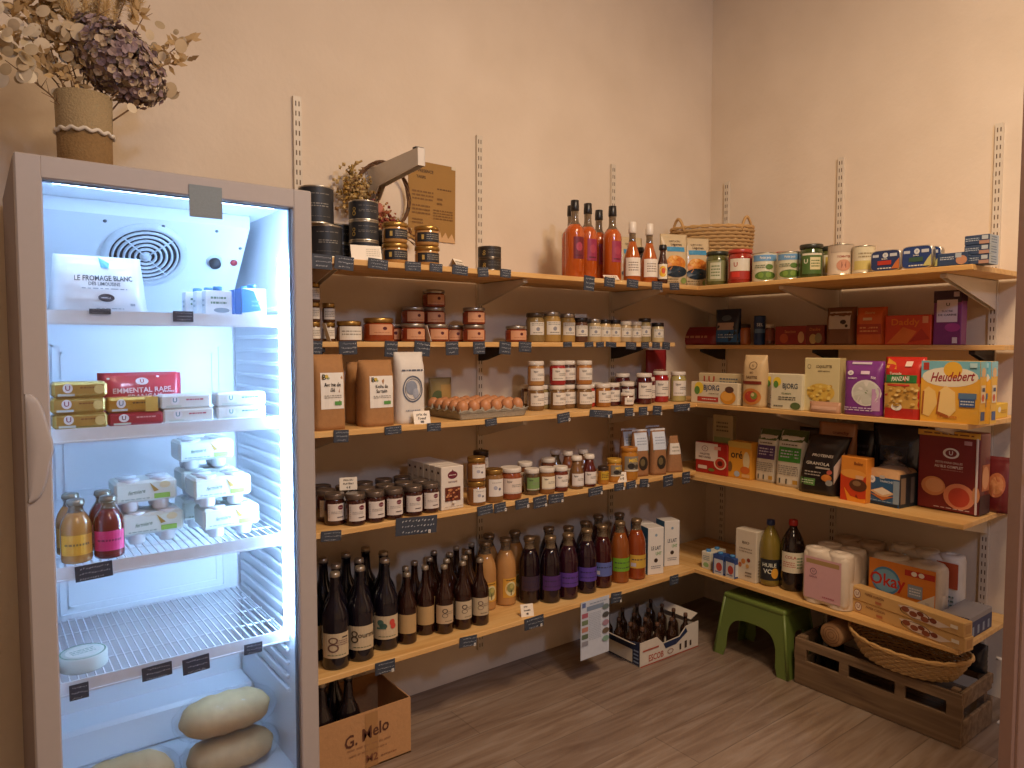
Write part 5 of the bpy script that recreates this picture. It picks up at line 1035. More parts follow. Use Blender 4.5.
for k in range(4):
    a = PI/4+k*PI/2; c = onp(gx, gt, .007); e = onp(gx, gt, .007)+(MX.to_3x3() @ Vector((math.cos(a)*.082, math.sin(a)*.082, 0))); b.tube([c, e], .002, G1, 6)
b.lathe([(.012, .004), (.011, .010), (.0005, .010)], G1, 20, onp(gx, gt), axis=MX)
b.build('fan_grille', ev)
b = FB(); kx = on_y(214.5, -.29, 1.57).x; b.lathe([(.021, 0), (.021, .003), (.0145, .004), (.0145, .014), (.013, .016), (.0005, .016)], G1, 20, onp(kx, .21), axis=MX)
b.lathe([(.0150, .004), (.0145, .018), (.0005, .018)], mat('#1c1e24', .4), 20, onp(kx, .21), axis=MX); b.build('thermostat_knob', ev, 'black round knob')
b = FB(); rx = on_y(234, -.29, 1.57).x; b.lathe([(.010, 0), (.009, .005), (.0005, .005)], mat('#9a2a34', .3), 16, onp(rx, .21), axis=MX); b.build('red_switch', ev, 'small red switch')
# lights
b = FB(); bx3(b, IX1-.024, IX1-.008, yb+.012, yb+.022, .60, 1.56, emit('#a2cfff', 155)); b.build('light_strip', fr_, 'glowing vertical light strip')
b = FB(); bx3(b, IX0+.03, IX1-.03, yb+.006, yb+.03, IZ1-.007, IZ1-.001, emit('#a8d4ff', 30)); b.build('light_strip', fr_, 'glowing strip along the ceiling')
# door
DW = .0465; gy = FY+.006
b = FB(); z0d, z1d = .09, FZ
bx3(b, FX0, FX0+DW, FY, yb-.004, z0d, z1d, FRM, .003); bx3(b, FX1-DW, FX1, FY, yb-.004, z0d, z1d, FRM, .003)
bx3(b, FX0+DW-.004, FX1-DW+.004, FY+.0005, yb-.004, z1d-DW, z1d, FRM, .003); bx3(b, FX0+DW-.004, FX1-DW+.004, FY+.0005, yb-.004, z0d, z0d+.08, FRM, .003)
dr = b.build('door_frame', fr_)
b = FB(); bx3(b, FX0+DW-.003, FX1-DW+.003, gy+.006, gy+.010, z0d+.07, z1d-DW+.003, clear()); b.build('door_glass', fr_)
b = FB(); GK = mat('#6a7888', .5)
for q in ((FX1-DW-.006, FX1-DW, z0d+.08, z1d-DW),): bx3(b, q[0], q[1], gy+.012, gy+.02, q[2], q[3], GK)
bx3(b, FX0+DW, FX1-DW, gy+.012, gy+.02, z1d-DW-.003, z1d-DW, GK); b.build('gasket', dr)
# moulded grip on the left stile
b = FB(); zt, zb_ = 1.245, 1.065; N_ = 24; prof = []
ht, hb_ = at_y(27, 394, FY).z, at_y(34, 502, FY).z
def gw(t): return .030*math.sin(PI*min(1, t*1.0))**.55*(1+.18*math.exp(-((t-.5)/.12)**2))
rr = []
for k in range(N_+1):
    t = k/N_; z = hb_+(ht-hb_)*t; wv = gw(t)+.003; y_ = FY-.006*math.sin(PI*t)**.5
    rr.append([Vector(loc(FX0+.004, FY-.0002, z)), Vector(loc(FX0+.004, y_-.004, z)), Vector(loc(FX0+wv*.6, y_-.002, z)), Vector(loc(FX0+wv+.006, y_-.007, z)), Vector(loc(FX0+wv+.010, y_-.004, z)), Vector(loc(FX0+wv+.012, FY-.0002, z))])
b.rings(rr, FRM); b.build('handle', fr_)
b = FB(); tx0, tx1 = at_y(189, 200, FY).x, at_y(222, 200, FY).x; tz1, tz0 = at_y(205, 186, FY).z, at_y(205, 218, FY).z
b.box(loc((tx0+tx1)/2, FY-.0012, (tz0+tz1)/2), (tx1-tx0, .0008, tz1-tz0), mat('#7c8890', .6, var=.15, scale=300)); b.build('adhesive_tape', fr_, 'grey tape over frame and glass')
# wire shelves
SHZ = [1.412, 1.156, .855, .600]
ys0, ys1 = FY+.072, IYB-.03
WM = mat('#d8dce2', .35)
def wire_shelf(z):
    b = FB(); x = IX0+.014
    while x < IX1-.013:
        b.box(loc(x, (ys0+ys1)/2, z-.0015), (.0028, ys1-ys0, .003), WM); x += .017
    for y in (ys0+.004, (ys0+ys1)/2, ys1-.002, ys0+(ys1-ys0)*.25, ys0+(ys1-ys0)*.75): b.box(loc(cx, y, z-.005), (IX1-IX0-.024, .004, .004), WM)
    o = b.build('wire_shelf', fr_)
    b = FB(); b.box(loc(cx, ys0-.003, z-.012), (IX1-IX0-.024, .003, .030), mat('#dfe4ea', .3)); b.box(loc(cx, ys0-.0055, z-.026), (IX1-IX0-.024, .003, .004), WM); b.build('price_rail', o)
for z in SHZ: wire_shelf(z)

# goods inside
def fs(px, i, y=None, d=None, dep=0., r=0.):
    z = SHZ[i]
    if d is None: p = at_z(px, y, z); v = Vector((p.x-CAM.x, p.y-CAM.y, 0)).normalized(); p = p+v*r+Vector((0, dep/2, 0))
    else: p = on_y(px, ys0+d, z+.02)
    p.z = z+.0005; return p
sk_ = [('t', 'LE FROMAGE BLANC', .04, .60, .13, '#3a4450', .82, .02), ('t', 'DES LIMOUSINS', .04, .50, .085, '#5a6672', .9), ('l', -.2, .40, .28, .44, 1, '#8a98a8'), ('d', .05, .26, .085, .07, '#3a3a46'), ('l', -.0, .24, .1, .28, 1, '#c8c8d0'), ('p', [(.0, .98), (.12, .88), (.1, .78), (.02, .8)], '#5aa8d0'), ('l', .3, .1, .36, .2, 1, '#8a98a8'), ('l', -.05, .06, .25, .09, 1, '#8a98a8')]
inst('frb', pouch(.20, .06, .128, '#d8dde6', sk_, mat('#dfe3ea', .35, coat=.3, bump=.4, scale=14), p=3, foot=.7, wr=.005, kind='cheese_bag', flat=3, topw=.86), fs(99, 0, d=.06), .04, 'large white bag of fresh cheese with dark lettering, top of the fridge', 'bag')
for i, (px, d) in enumerate([(217, .03), (208, .05), (197, .07)]):
    o = inst('fm', carton(.062, .034, .060, '#dde2e8', [('l', -.3, .4, .3, .8, 2, '#6a8a7a'), ('d', .1, .2, .3, .1, '#8a9aa8')], lf=[('l', -.3, .3, .3, .7, 2, '#9aa8b4')], extra=capm), fs(px, 0, d=d+i*.036-.01*i), 0, 'small white carton with blue cap on the top fridge shelf, %s' % ('nearest the door', 'second in the row', 'rearmost in the row')[i], 'carton', 'small white cartons in the fridge')
inst('fm2', carton(.060, .05, .068, '#dfe4ea', [('p', [(-.5, .1), (.3, .2), (.0, .9), (-.5, 1)], '#4a80c0'), ('l', -.1, .3, .4, .6, 2, '#7aa0c8')], lf=[('r', -.5, 0, .5, 1, '#3a6ab0')], extra=capm), fs(251, 0, d=.03), 0, 'small blue and white milk carton right of the white ones in the fridge', 'carton', 'small blue milk cartons in the fridge')
inst('fm2', None, fs(244, 0, d=.09), 0, 'small blue and white milk carton behind the front one in the fridge', 'carton', 'small blue milk cartons in the fridge')
ub = lambda c, c2: [('d', -.22, .6, .09, .3, '#e4e4ea'), ('t', 'U', -.22, .6, .45, c2), ('l', .0, .5, .35, .75, 1, c), ('r', -.4, .1, -.1, .25, '#c8d0c8')]
gold = carton(.105, .056, .034, '#b89a50', ub('#8a5a2a', '#8a3a5a')+[('d', .35, .5, .1, .3, '#d8c07a')], m=mat('#b89a54', .3, .5, var=.1), bev=.006, kind='butter')
for i in range(3): inst('gold', gold, tuple(fs(78.5, 1, d=.035)+Vector((-.001 if i == 1 else .002, 0, i*.0345))), 0, 'gold-wrapped butter block at the left of the second fridge shelf, %s of three' % ('bottom', 'middle', 'top')[i], 'butter', 'gold butter blocks')
inst('redb', carton(.116, .05, .030, '#9c2030', ub('#d8b0a8', '#5a2030'), m=mat('#a02434', .35), bev=.006, kind='butter'), fs(134.5, 1, d=.035), 0, 'red-wrapped butter block with white round mark', 'butter')
inst('gold2', carton(.105, .05, .034, '#b88a34', ub('#5a3a1a', '#5a6a8a')+[('r', .25, 0, .5, 1, '#c8a04c')], m=mat('#b88a34', .3, .4), bev=.006, kind='butter'), tuple(fs(131, 1, d=.035)+Vector((0, 0, .0307))), 0, 'ochre-gold butter block lying on the red one', 'butter')
wb = carton(.112, .05, .033, '#dcdcd8', ub('#b0485a', '#4a8a9a'), lf=[('r', -.4, .2, .4, .8, '#c8ccd0')], bev=.004, kind='butter')
for px, k, lb in [(186.5, 0, 'white butter block with red print, lower of the middle pair'), (184, 1, 'white butter block with red print, upper of the middle pair')]:
    inst('wb', wb, tuple(fs(px, 1, d=.035)+Vector((0, 0, k*.0335))), 0, lb, 'butter', 'white butter blocks')
wb2 = carton(.118, .05, .033, '#dcdcd8', ub('#5a9a8a', '#4aa88a'), lf=[('r', -.4, .2, .4, .8, '#c8ccd0')], bev=.004, kind='butter')
for k in range(2): inst('wb2', wb2, tuple(fs(239, 1, d=.035)+Vector((0, 0, k*.0335))), 0, 'white butter block with green print at the right of the shelf, %s' % ('lower', 'upper')[k], 'butter', 'white butter blocks')
em = [('t', 'EMMENTAL RAPE', .0, .66, .14, '#e0c8cc', .9, .02), ('t', 'FRANÇAIS', .03, .53, .14, '#e0c8cc', .9, .03), ('d', 0, .84, .08, .07, '#e0d4d8'), ('t', 'U', 0, .84, .1, '#a82434'), ('l', .25, .58, .4, .66, 1, '#e0c8cc'), ('d', -.4, .9, .02, .02, '#e8e8ee'), ('d', .2, .93, .02, .02, '#e8e8ee')]
emb = pouch(.175, .03, .130, '#a82232', em, mat('#b02436', .35, coat=.2, bump=.2), wr=.003, kind='grated_cheese_bag', p=5, foot=.5)
p = fs(142, 1, d=.08); _o = inst('emb', emb, p, .02, 'red bag of grated cheese standing behind the butter, front one', 'bag', 'red grated cheese bags')
_o.scale = (1, 1, .90)
p = fs(139, 1, d=.14); p.z += .014; inst('emb', emb, (p.x, p.y, SHZ[1]+.0005), 0, 'red bag of grated cheese, behind the other red bag', 'bag', 'red grated cheese bags')
def fb(c, c2, c3): return bottle(.0315, .140, c, mat('#8a8478', .3, .6), [('l', -.35, .4, .35, .65, 1, c3)], c2, (.14, .46), .072, 'juice', caph=.01)
for px, d, a, lb in [(77, .045, ('#b07a3c', '#dca030', '#7a5a20'), 'amber juice bottle with yellow label in the fridge, front'), (109.5, .045, ('#6a1c14', '#d0306a', '#7a1038'), 'red juice bottle with bright pink label in the fridge, front'),
        (72, .125, ('#b07a3c', '#dca030', '#7a5a20'), 'amber juice bottle in the fridge, behind the front one'), (104, .122, ('#6a1c14', '#d0306a', '#7a1038'), 'red juice bottle in the fridge, behind the pink-labelled one')]:
    inst(('fb', a[0]), fb(*a), fs(px, 2, d=d), face(fs(px, 2, d=d), .9), lb, 'bottle', 'juice bottles in the fridge')
def yog():
    t = empty('yoghurt_pack'); w_, d_, h_ = .138, .098, .078
    b = MB(); b.box((0, 0, h_/2+.010), (w_, d_*.98, h_-.026), P('#d6dad2'), .006); b.build('sleeve', t)
    b = MB(); b.lift = .0006; b.art(lambda u, v, l: Vector((u*w_, -d_*.49-l, (.023)+v*(h_-.026))), w_, h_-.026, [('t', '~fermiere', -.16, .5, .26, '#6a806a', .8, .06), ('r', .12, .12, .38, .36, '#8ab04a'), ('p', [(.05, .9), (.2, .5), (.12, .45)], '#a8843c'), ('d', .3, .75, .09, .16, '#d8c8a0'), ('l', -.4, .12, .05, .25, 1, '#9aa8a0')]); b.build('front_print', t)
    for i in (-1, 1):
        for j in (-1, 1):
            b = MB(); b.lathe([(.016, 0), (.019, .006), (.0225, h_-.004), (.0235, h_-.002), (.0235, h_), (.0005, h_+.0005)], mat('#dfe2e6', .3), 16, (i*.034, j*.0245, 0)); b.build('cup', t)
    return t
for px, d, k, lb in [(150, .15, 0, 'four-pack of yoghurts with a white sleeve, lower left stack'), (144, .155, 1, 'four-pack of yoghurts with a white sleeve, top of the left stack'),
        (227, .10, 0, 'four-pack of yoghurts with a white sleeve, bottom of the right front stack'), (219, .10, 1, 'four-pack of yoghurts with a white sleeve, middle height of the right stack'),
        (206, .235, 0, 'four-pack of yoghurts at the back right, lowest'), (206, .235, 1, 'four-pack of yoghurts at the back right, second layer'), (204, .215, 2, 'four-pack of yoghurts at the back right, topmost of all'),]:
    p = fs(px, 2, d=d); p.z += k*.0795; inst('yog', yog, p, .0, lb, 'yoghurt', 'yoghurt four-packs')
def chz():
    t = empty('round_cheese'); b = MB(); r, h = .050, .034
    b.lathe([(r*.95, 0), (r, .003), (r, h-.003), (r*.97, h), (.0005, h)], mat('#cfd4cc', .5, var=.06), 32); b.build('box', t)
    b = MB(); b.art(lambda u, v, l: Vector((u*.098, (v-.5)*.098, h+l)), .098, .098, [('o', 0, .5, .48, .48, .08, '#7a9a84'), ('d', 0, .5, .36, .36, '#e0e0d8'), ('l', -.25, .35, .25, .65, 3, '#8aa090')]); b.build('top_print', t); return t
inst('chz', chz, fs(83, 3, d=.075), .2, 'round white cheese box with green ring on the lowest wire shelf', 'cheese')
# bread in bags on the fridge floor
def loaf(L, W, H, seed):
    def f():
        t = empty('bagged_bread'); R = random.Random(seed); b = MB(); rr = []; N = 24
        for i in range(15):
            s = -1+2*i/14; k = max(.02, 1-abs(s)**3.2)**.5
            rr.append([Vector((s*L/2, math.cos(2*PI*q/N)*W/2*k, max(.002, H*.42+(math.sin(2*PI*q/N)*H/2*k)+.002*math.sin(s*14)))) for q in range(N)])
        b.rings(rr, mat('#c9a97a', .75, var=.18, scale=35, bump=.4)); b.build('loaf', t)
        b = MB(); rr = []
        for i in range(17):
            s = -1.12+2.24*i/16; k = max(.12, 1-abs(s/1.1)**4 if abs(s) < 1.1 else .12)**.5; k *= 1.04
            rr.append([Vector((s*L/2, math.cos(2*PI*q/N)*(W/2+.004)*k+.003*_hash(i, q), max(.0008, H*.42+math.sin(2*PI*q/N)*(H/2+.004)*k+.003*_hash(q, i, seed)))) for q in range(N)])
        b.rings(rr, clear('#ffffff', .0, .2)); b.build('clear_bag', t); return t
    return f
ZB = IZ0+.001
inst('lf1', loaf(.22, .13, .09, 1), (-2.553, -.43, ZB), .0, 'loaf of bread in a clear bag on the fridge floor, lower right', 'bread', 'bagged loaves in the fridge')
inst('lf2', loaf(.23, .125, .10, 2), (-2.562, -.42, ZB+.096), .0, 'loaf of bread in a clear bag on the fridge floor, on top of another', 'bread', 'bagged loaves in the fridge')
inst('lf3', loaf(.23, .13, .125, 3), (-2.812, -.45, ZB), .0, 'loaf of bread in a clear bag on the fridge floor, left one', 'bread', 'bagged loaves in the fridge')

# ---------------------------------------------------------------- vase with dried flowers on the fridge
VP = at_z(85, 151, 1.7225); vx, vy = on_y(86, -.36, 1.75).x, -.36
v_ = empty('vase', (vx, vy, FZ+.0005)); tag(v_, 'burlap-wrapped vase with a white lace band standing on the fridge', 'vase')
vr = .058; vh = .208
BUR = mat('#9f8a66', .9, var=.2, scale=220, bump=.8); BUR2 = mat('#86683f', .85, var=.25, scale=160, bump=.8)
b = MB(); b.lathe([(vr*.97, 0), (vr*.99, .002), (vr, vh*.54)], BUR2, 32); b.lathe([(vr*1.01, vh*.54), (vr*1.04, vh), (vr*.98, vh), (vr*.94, vh*.6), (.001, vh*.58)], BUR, 32, cap=False); b.build('wrapped_body', v_)
b = MB(); b.tube([Vector((math.cos(a)*(vr*1.04), math.sin(a)*(vr*1.04), vh*.56+.003*math.sin(a*14))) for a in [2*PI*k/84 for k in range(84)]], .0045, mat('#d8cfc0', .8), 6, True); b.build('lace_band', v_)
bq = empty('dried_bouquet', (vx, vy, FZ+vh*.62)); tag(bq, 'bouquet of dried flowers and pale honesty discs in the burlap vase', 'dried flowers')
R = random.Random(12)
def Lc(px, py, dy=0.): p = at_y(px, py, vy+dy); return Vector((p.x-vx, p.y-vy, p.z-(FZ+vh*.62)))
STM = mat('#7a5c3c', .8)
# hydrangea head
b = MB(); hc = Lc(118, 62); hb2 = MB()
HC = [mat(c, .85, var=.15) for c in ('#a08a84', '#b39f86', '#8a7478', '#c0ab90', '#98858a')]
for k in range(1100):
    d = Vector((R.gauss(0, 1), R.gauss(0, 1), R.gauss(0, 1))).normalized()
    c = hc+Vector((d.x*.105, d.y*.08, d.z*.088+.035*(-d.x)))*R.uniform(.72, 1.03)
    n = (d+Vector((R.uniform(-.6, .6), R.uniform(-.6, .6), R.uniform(-.6, .6)))).normalized(); u = n.orthogonal().normalized(); v = n.cross(u); s = R.uniform(.006, .011)
    a0 = R.uniform(0, 6); u, v = u*math.cos(a0)+v*math.sin(a0), v*math.cos(a0)-u*math.sin(a0)
    m_ = HC[R.randrange(5)]
    for (p1, p2) in ((u, v), (v, -u), (-u, -v), (-v, u)):
        b.faces([c, c+p1*s+n*s*.3, c+(p1+p2)*s*.8+n*s*.5, c+p2*s+n*s*.3], [(0, 1, 2, 3)], m_)
b.build('hydrangea_head', bq, 'brown-mauve dried hydrangea head')
b = MB()
ends = [(8, 10), (20, 40), (35, 8), (45, 60), (60, 25), (5, 60), (70, 70), (28, 75), (66, 45), (82, 5), (100, 0), (125, 0), (150, 5), (185, 40), (170, 62), (180, 92), (110, 20), (50, 95)]
for (x, y) in ends:
    e = Lc(x, y, R.uniform(-.05, .05)); s = Vector((R.uniform(-.03, .03), R.uniform(-.03, .03), -.02)); mdl = s.lerp(e, .5)+Vector((0, 0, .02)); b.tube([s, mdl, e], [.0022, .0018, .001], STM, 5)
    for k in range(4):
        q = mdl.lerp(e, k/4); b.tube([q, q+Vector((R.uniform(-.03, .03), R.uniform(-.02, .02), R.uniform(0, .035)))], [.001, .0006], STM, 4)
b.build('stems', bq)
b = MB(); DM = [mat(c, .5, var=.12, scale=30) for c in ('#c4b294', '#ad9a7a', '#d0c1a6', '#b5a080')]
dpts = [(79, 32, 9), (75, 28, 6), (66, 57, 8), (24, 75, 8), (79, 88, 6), (170, 90, 9), (181, 46, 8), (165, 56, 7), (66, 75, 6), (52, 60, 6), (92, 60, 6), (132, 108, 6), (174, 95, 6), (10, 50, 8), (15, 25, 8), (34, 30, 7), (8, 8, 9), (45, 35, 7), (100, 72, 6), (55, 92, 4), (150, 35, 6), (160, 25, 6)]
for _ in range(66): dpts.append((R.uniform(-8, 76), R.uniform(-25, 82), R.uniform(5, 9)))
for _ in range(10): dpts.append((R.uniform(150, 185), R.uniform(28, 60), R.uniform(3, 6)))
for (x, y, r) in dpts:
    c = Lc(x, y, R.uniform(-.06, .06)); n = Vector((R.uniform(-.7, .7), -1, R.uniform(-.6, .6))).normalized(); u = n.orthogonal().normalized(); v = n.cross(u); s = r*mpp((vx, vy, 1.9))
    m_ = DM[R.randrange(4)]; N = 14
    b = MB(); b.faces([c+n*.001]+[c+u*s*math.cos(2*PI*k/N)+v*s*.85*math.sin(2*PI*k/N) for k in range(N)]+[c-n*.0006], [(0, 1+k, 1+(k+1) % N) for k in range(N)]+[(N+1, 1+(k+1) % N, 1+k) for k in range(N)], m_)
    b.build('seed_pod', bq)
b = MB(); PM = [mat(c, .9) for c in ('#d6b884', '#c8a46a', '#e0c898')]
for (x, y, ln_) in ((96, 14, .09), (118, 4, .10), (84, 0, .10), (75, 22, .07), (128, -12, .09), (60, -8, .10), (105, 12, .09), (70, 10, .09), (50, 20, .08), (88, 22, .07), (135, 8, .07)):
    c = Lc(x, y, R.uniform(-.03, .03)); ax = (c-Vector((0, 0, -.05))).normalized()
    for k in range(420):
        t = R.random(); q = c+ax*(t-.5)*ln_; d = (Vector((R.gauss(0, 1), R.gauss(0, 1), R.gauss(0, 1))).normalized()+ax*.9).normalized(); L_ = .034*(1-abs(t-.5)); sd = d.orthogonal().normalized()*.0012
        b.faces([q-sd, q+sd, q+d*L_], [(0, 1, 2)], PM[R.randrange(3)])
b.build('plume', bq, 'fluffy beige grass plumes')['kind'] = 'stuff'
b = MB(); LM = mat('#b99a6a', .7, var=.15)
for (x0, y0, x1, y1) in ((20, 10, 75, 70), (45, -5, 80, 60), (0, 30, 60, 80), (10, -10, 60, 40), (30, 50, 80, 85), (60, 0, 95, 70), (140, 60, 192, 38), (145, 70, 190, 60), (0, 60, 20, -10), (40, 70, 45, -5), (140, 25, 136, -10)):
    for k in range(26):
        t = k/25; c = Lc(x0+(x1-x0)*t, y0+(y1-y0)*t, .02*math.sin(k)); d = Vector((R.uniform(-1, 1), R.uniform(-.6, .2), R.uniform(-.3, 1))).normalized(); sd = d.cross(Vector((0, 1, .2))).normalized()*.006
        b.faces([c, c+d*.013+sd, c+d*.03, c+d*.013-sd], [(0, 1, 2, 3)], LM)
b.build('dry_leaves', bq)['kind'] = 'stuff'

# ---------------------------------------------------------------- tags on the shelf edges
SLATE = mat('#363c48', .6, var=.1); CH = '#cfd2d6'
def slate(wd, hg, seed, stick):
    b = MB(); R = random.Random(seed); b.box((0, -.0012, 0), (wd, .0022, hg), SLATE, .0004)
    fn = lambda u, v, l: Vector((u*wd, -.0023-l, (v-.5)*hg)); it = []
    n = 2 if hg < .024 else 3
    for q in range(n):
        v = .8-.6*q/(n-1 or 1); u = -.4+R.uniform(0, .1); ue = .42 if q < n-1 else R.uniform(.1, .3)
        while u < ue:
            w_ = R.uniform(.03, .07); dv = R.uniform(-.03, .03); hh = R.uniform(.04, .10)
            it.append(('p', [(u, v-hh/2+dv), (u+w_*.5, v-hh/2+dv), (u+w_, v+hh/2+dv), (u+w_*.6, v+hh/2+dv)], CH)); u += w_+R.uniform(.01, .04)
    if stick: it += [('r', .26, .05, .26+.009/wd, .05+.011/hg, '#d4cfc6'), ('r', .26+.003/wd, .05+.004/hg, .26+.006/wd, .05+.007/hg, '#2b303a')]
    b.art(fn, wd, hg, it); return b.build('price_tag')
TAGS = {
 5: [(322, 20, 14, 0, 'under the large tins by the fridge'), (344, 19, 13, 0, 'left of the blank white card'), (378, 20, 10, 0, 'below the blank white card'), (413, 16, 9, 0, 'between the two gold-lidded pairs'), (436, 13, 8, 0, 'at the right of the gold-lidded pairs'), (460, 16, 9, 0, 'below the folded paper tent'), (483, 11, 9, 0, 'below the flat black tins'), (505.5, 11, 8, 0, 'right of the flat black tins'), (589, 11, 14, 0, 'hanging below the syrup bottles'), (609.5, 11, 9, 0, 'below the tilted white card'), (632.5, 12, 8, 0, 'below the left white-capped bottle'), (657, 11, 8, 0, 'below the small yellow-labelled bottle'), (674.5, 10, 7, 0, 'below the left crisp bag')],
 4: [(317, 10, 13, 0, 'against the fridge'), (348, 18, 13, 0, 'below the white-labelled wide jar'), (391, 13, 15, 0, 'right of the largest terrine jar'), (422, 16, 14, 0, 'left of the terrine stack of three'), (452, 13, 13, 0, 'below the front terrine jar'), (479, 12, 12, 0, 'below the pair by the upright'), (505, 12, 12, 0, 'right of the upright'), (525, 13, 10, 0, 'below the single terrine jar'), (567.5, 9, 5, 0, 'below the mustard-coloured jars'), (589, 9, 5, 0, 'below the black-lidded brown jar'), (600, 8, 5, 0, 'below the pale silver-lidded jar'), (611, 11, 5, 0, 'between the two pale black-lidded jars'), (631, 11, 7, 0, 'below the beige jars'), (645, 8, 6, 0, 'below the tall narrow jar'), (656, 8, 6, 0, 'below the short end jar'), (666, 8, 7, 0, 'at the very end')],
 3: [(341, 15, 12, 0, 'below the kraft bag nearest the fridge'), (393, 17, 8, 0, 'below the second kraft bag'), (434, 14, 8, 0, 'below the handwritten price card'), (491, 12, 7, 0, 'below the egg tray'), (563.5, 13, 9, 1, 'below the olive and golden jars'), (601, 24, 7, 1, 'wide one below the red jar'), (629, 9, 8, 1, 'below the smallest jar'), (643, 9, 8, 1, 'below the left dark red jar'), (657, 9, 9, 1, 'below the tall bright red jar'), (682, 17, 7, 1, 'below the pickle jar')],
 2: [(331, 20, 10, 0, 'below the first dark jar by the fridge'), (416.5, 42, 17, 1, 'the largest of all, below the dark jars'), (485, 16, 9, 0, 'below the gold-lidded pair'), (500, 12, 9, 1, 'below the tall gold-lidded jar'), (522, 14, 9, 1, 'below the wide reddish jar'), (540, 14, 11, 1, 'below the green-labelled jar'), (556, 16, 9, 1, 'below the amber jar'), (595.5, 15, 8, 1, 'below the necked bottles'), (619, 10, 7, 1, 'below the cream card'), (631, 10, 7, 1, 'below the large honey jar'), (644, 9, 8, 1, 'below the left coffee bag'), (668, 10, 11, 0, 'below the right coffee bag'), (686, 8, 11, 0, 'last before the corner')],
 1: [(385, 20, 12, 1, 'below the green and red emblem bottle'), (468, 18, 10, 1, 'below the small beer bottles'), (534, 20, 11, 1, 'below the white handwritten card'), (616, 11, 10, 1, 'right of the hanging leaflet'), (674, 9, 9, 0, 'below the milk cartons')]}
sd = 0
for lv, L_ in TAGS.items():
    for px, wp, hp, st, lb in L_:
        sd += 1; fy = FR_B[lv]; p = on_y(px, fy-.002, LEV_B[lv]-.008); s = mpp(p); th = math.atan2(p.x-CAM.x, p.y-CAM.y)
        wd = wp*s/max(.45, math.cos(th)**.8); hg = hp*s*1.05
        o = slate(wd, hg, sd, st); o.location = (p.x, fy-.0015, LEV_B[lv]+(.002 if lv > 1 else -.0)-hg/2+(.004 if lv == 5 else 0)); o.rotation_euler = (-.0, random.uniform(-.10, .10), 0)
        tag(o, 'slate price tag on the %s shelf edge, %s' % (NAMES[lv], lb), 'price tag', 'slate price tags on the %s shelf' % NAMES[lv])
FT = [(100, 311.5, 18, 5, 'top shelf, left, below the cheese bag', 0), (183, 316.5, 18, 10, 'top shelf, below the small white cartons', 0), (94, 571, 31, 15, 'third shelf, below the amber and red bottles', 2), (79, 691, 16, 15, 'lowest wire shelf, left corner', 3), (157, 671, 26, 13, 'lowest wire shelf, second from left', 3), (196, 664, 24, 15, 'lowest wire shelf, third from left', 3), (253, 648, 17, 10, 'lowest wire shelf, rightmost', 3)]
for px, py, wp, hp, lb, i in FT:
    sd += 1; p = at_y(px, py, ys0-.0065); s = mpp(p)*1.05; o = slate(wp*s, hp*s, sd, 0); o.location = (p.x, ys0-.0065-.001, p.z); o.rotation_euler = (0, random.uniform(-.04, .04), 0)
    tag(o, 'slate price tag in the fridge, '+lb, 'price tag', 'slate price tags in the fridge')

# leaflet hanging from the lowest shelf
b = MB(); p = on_y(595, -.336, .25); s = mpp(p); w_, h_ = .155, .232
b.box((0, 0, h_/2), (w_, .0012, h_), mat('#c3cad6', .25, coat=.5))
la = [('r', -.3, .82, .3, .9, '#7a8aa0'), ('l', -.22, .3, .2, .78, 16, '#9aa4b4'), ('r', -.46, .9, -.34, .98, '#5a6a9a'), ('l', -.2, .92, .4, .96, 1, '#8a96a8')]
for k, c in enumerate(('#a05a6a', '#6a7a5a', '#b07a6a', '#5a6a54', '#8a8a94')): la.append(('r', -.47, .72-.12*k, -.26, .80-.12*k, c))
for k, c in enumerate(('#6a7a7a', '#4a4a4a', '#9a7a8a', '#6a5a4a', '#7a9a8a')): la.append(('d', .36, .82-.14*k, .12, .05, c))
b.art(front(w_, h_, .0012), w_, h_, la); o = b.build('leaflet'); o.location = (p.x, -.3365, .332-h_-.001+.002); o.rotation_euler = (0, -.0, 0); tag(o, 'printed leaflet with small photos hanging from the lowest shelf edge', 'leaflet')

# ---------------------------------------------------------------- poster, wreath and spare bracket on the back wall
b = MB(); x0_, x1_ = at_y(408, 200, 0).x, at_y(455, 200, 0).x; z1_, z0_ = at_y(430, 163, 0).z, at_y(430, 241, 0).z; w_, h_ = x1_-x0_, z1_-z0_
b.box((0, 0, 0), (w_, .001, h_), mat('#a0783a', .7, var=.08, scale=12))
fn = lambda u, v, l: Vector((u*w_, -.0006-l, (v-.5)*h_))
b.art(fn, w_, h_, [('t', 'PRESENCE', -.14, .88, .055, '#4a3016', .9), ('t', 'TARIFS', -.24, .80, .05, '#4a3016', .9), ('l', .1, .66, .42, .7, 1, '#6a4820'), ('l', -.42, .5, .02, .64, 3, '#7a5424'), ('l', .1, .46, .22, .58, 2, '#7a5424'), ('l', -.42, .32, -.05, .46, 3, '#7a5424'), ('l', .02, .28, .44, .42, 4, '#7a5424'), ('l', -.42, .2, -.2, .28, 2, '#7a5424'),
  ('p', [(.0, .0), (.06, .1), (.1, .04), (.16, .14), (.2, .05), (.28, .13), (.34, .05), (.42, .12), (.48, .03), (.5, 0)], '#cfa878')])
for sx in (-1, 1): b.box((sx*w_*.46, -.001, h_*.48), (.02, .0006, .012), mat('#d8cbb0', .4))
o = b.build('poster'); o.location = ((x0_+x1_)/2, -.0012, (z0_+z1_)/2); o.rotation_euler = (0, .012, 0); tag(o, 'brown kraft paper poster with small print on the back wall above the tins', 'poster')
cw = at_y(383, 196, -.03); wr_ = empty('wreath', (cw.x, -.02, cw.z)); tag(wr_, 'small twig wreath with dried flowers hanging on the wall by the poster', 'wreath')
b = MB(); R = random.Random(5); TW = mat('#6a4a30', .8, var=.2); RX, RZ_ = .105, .115
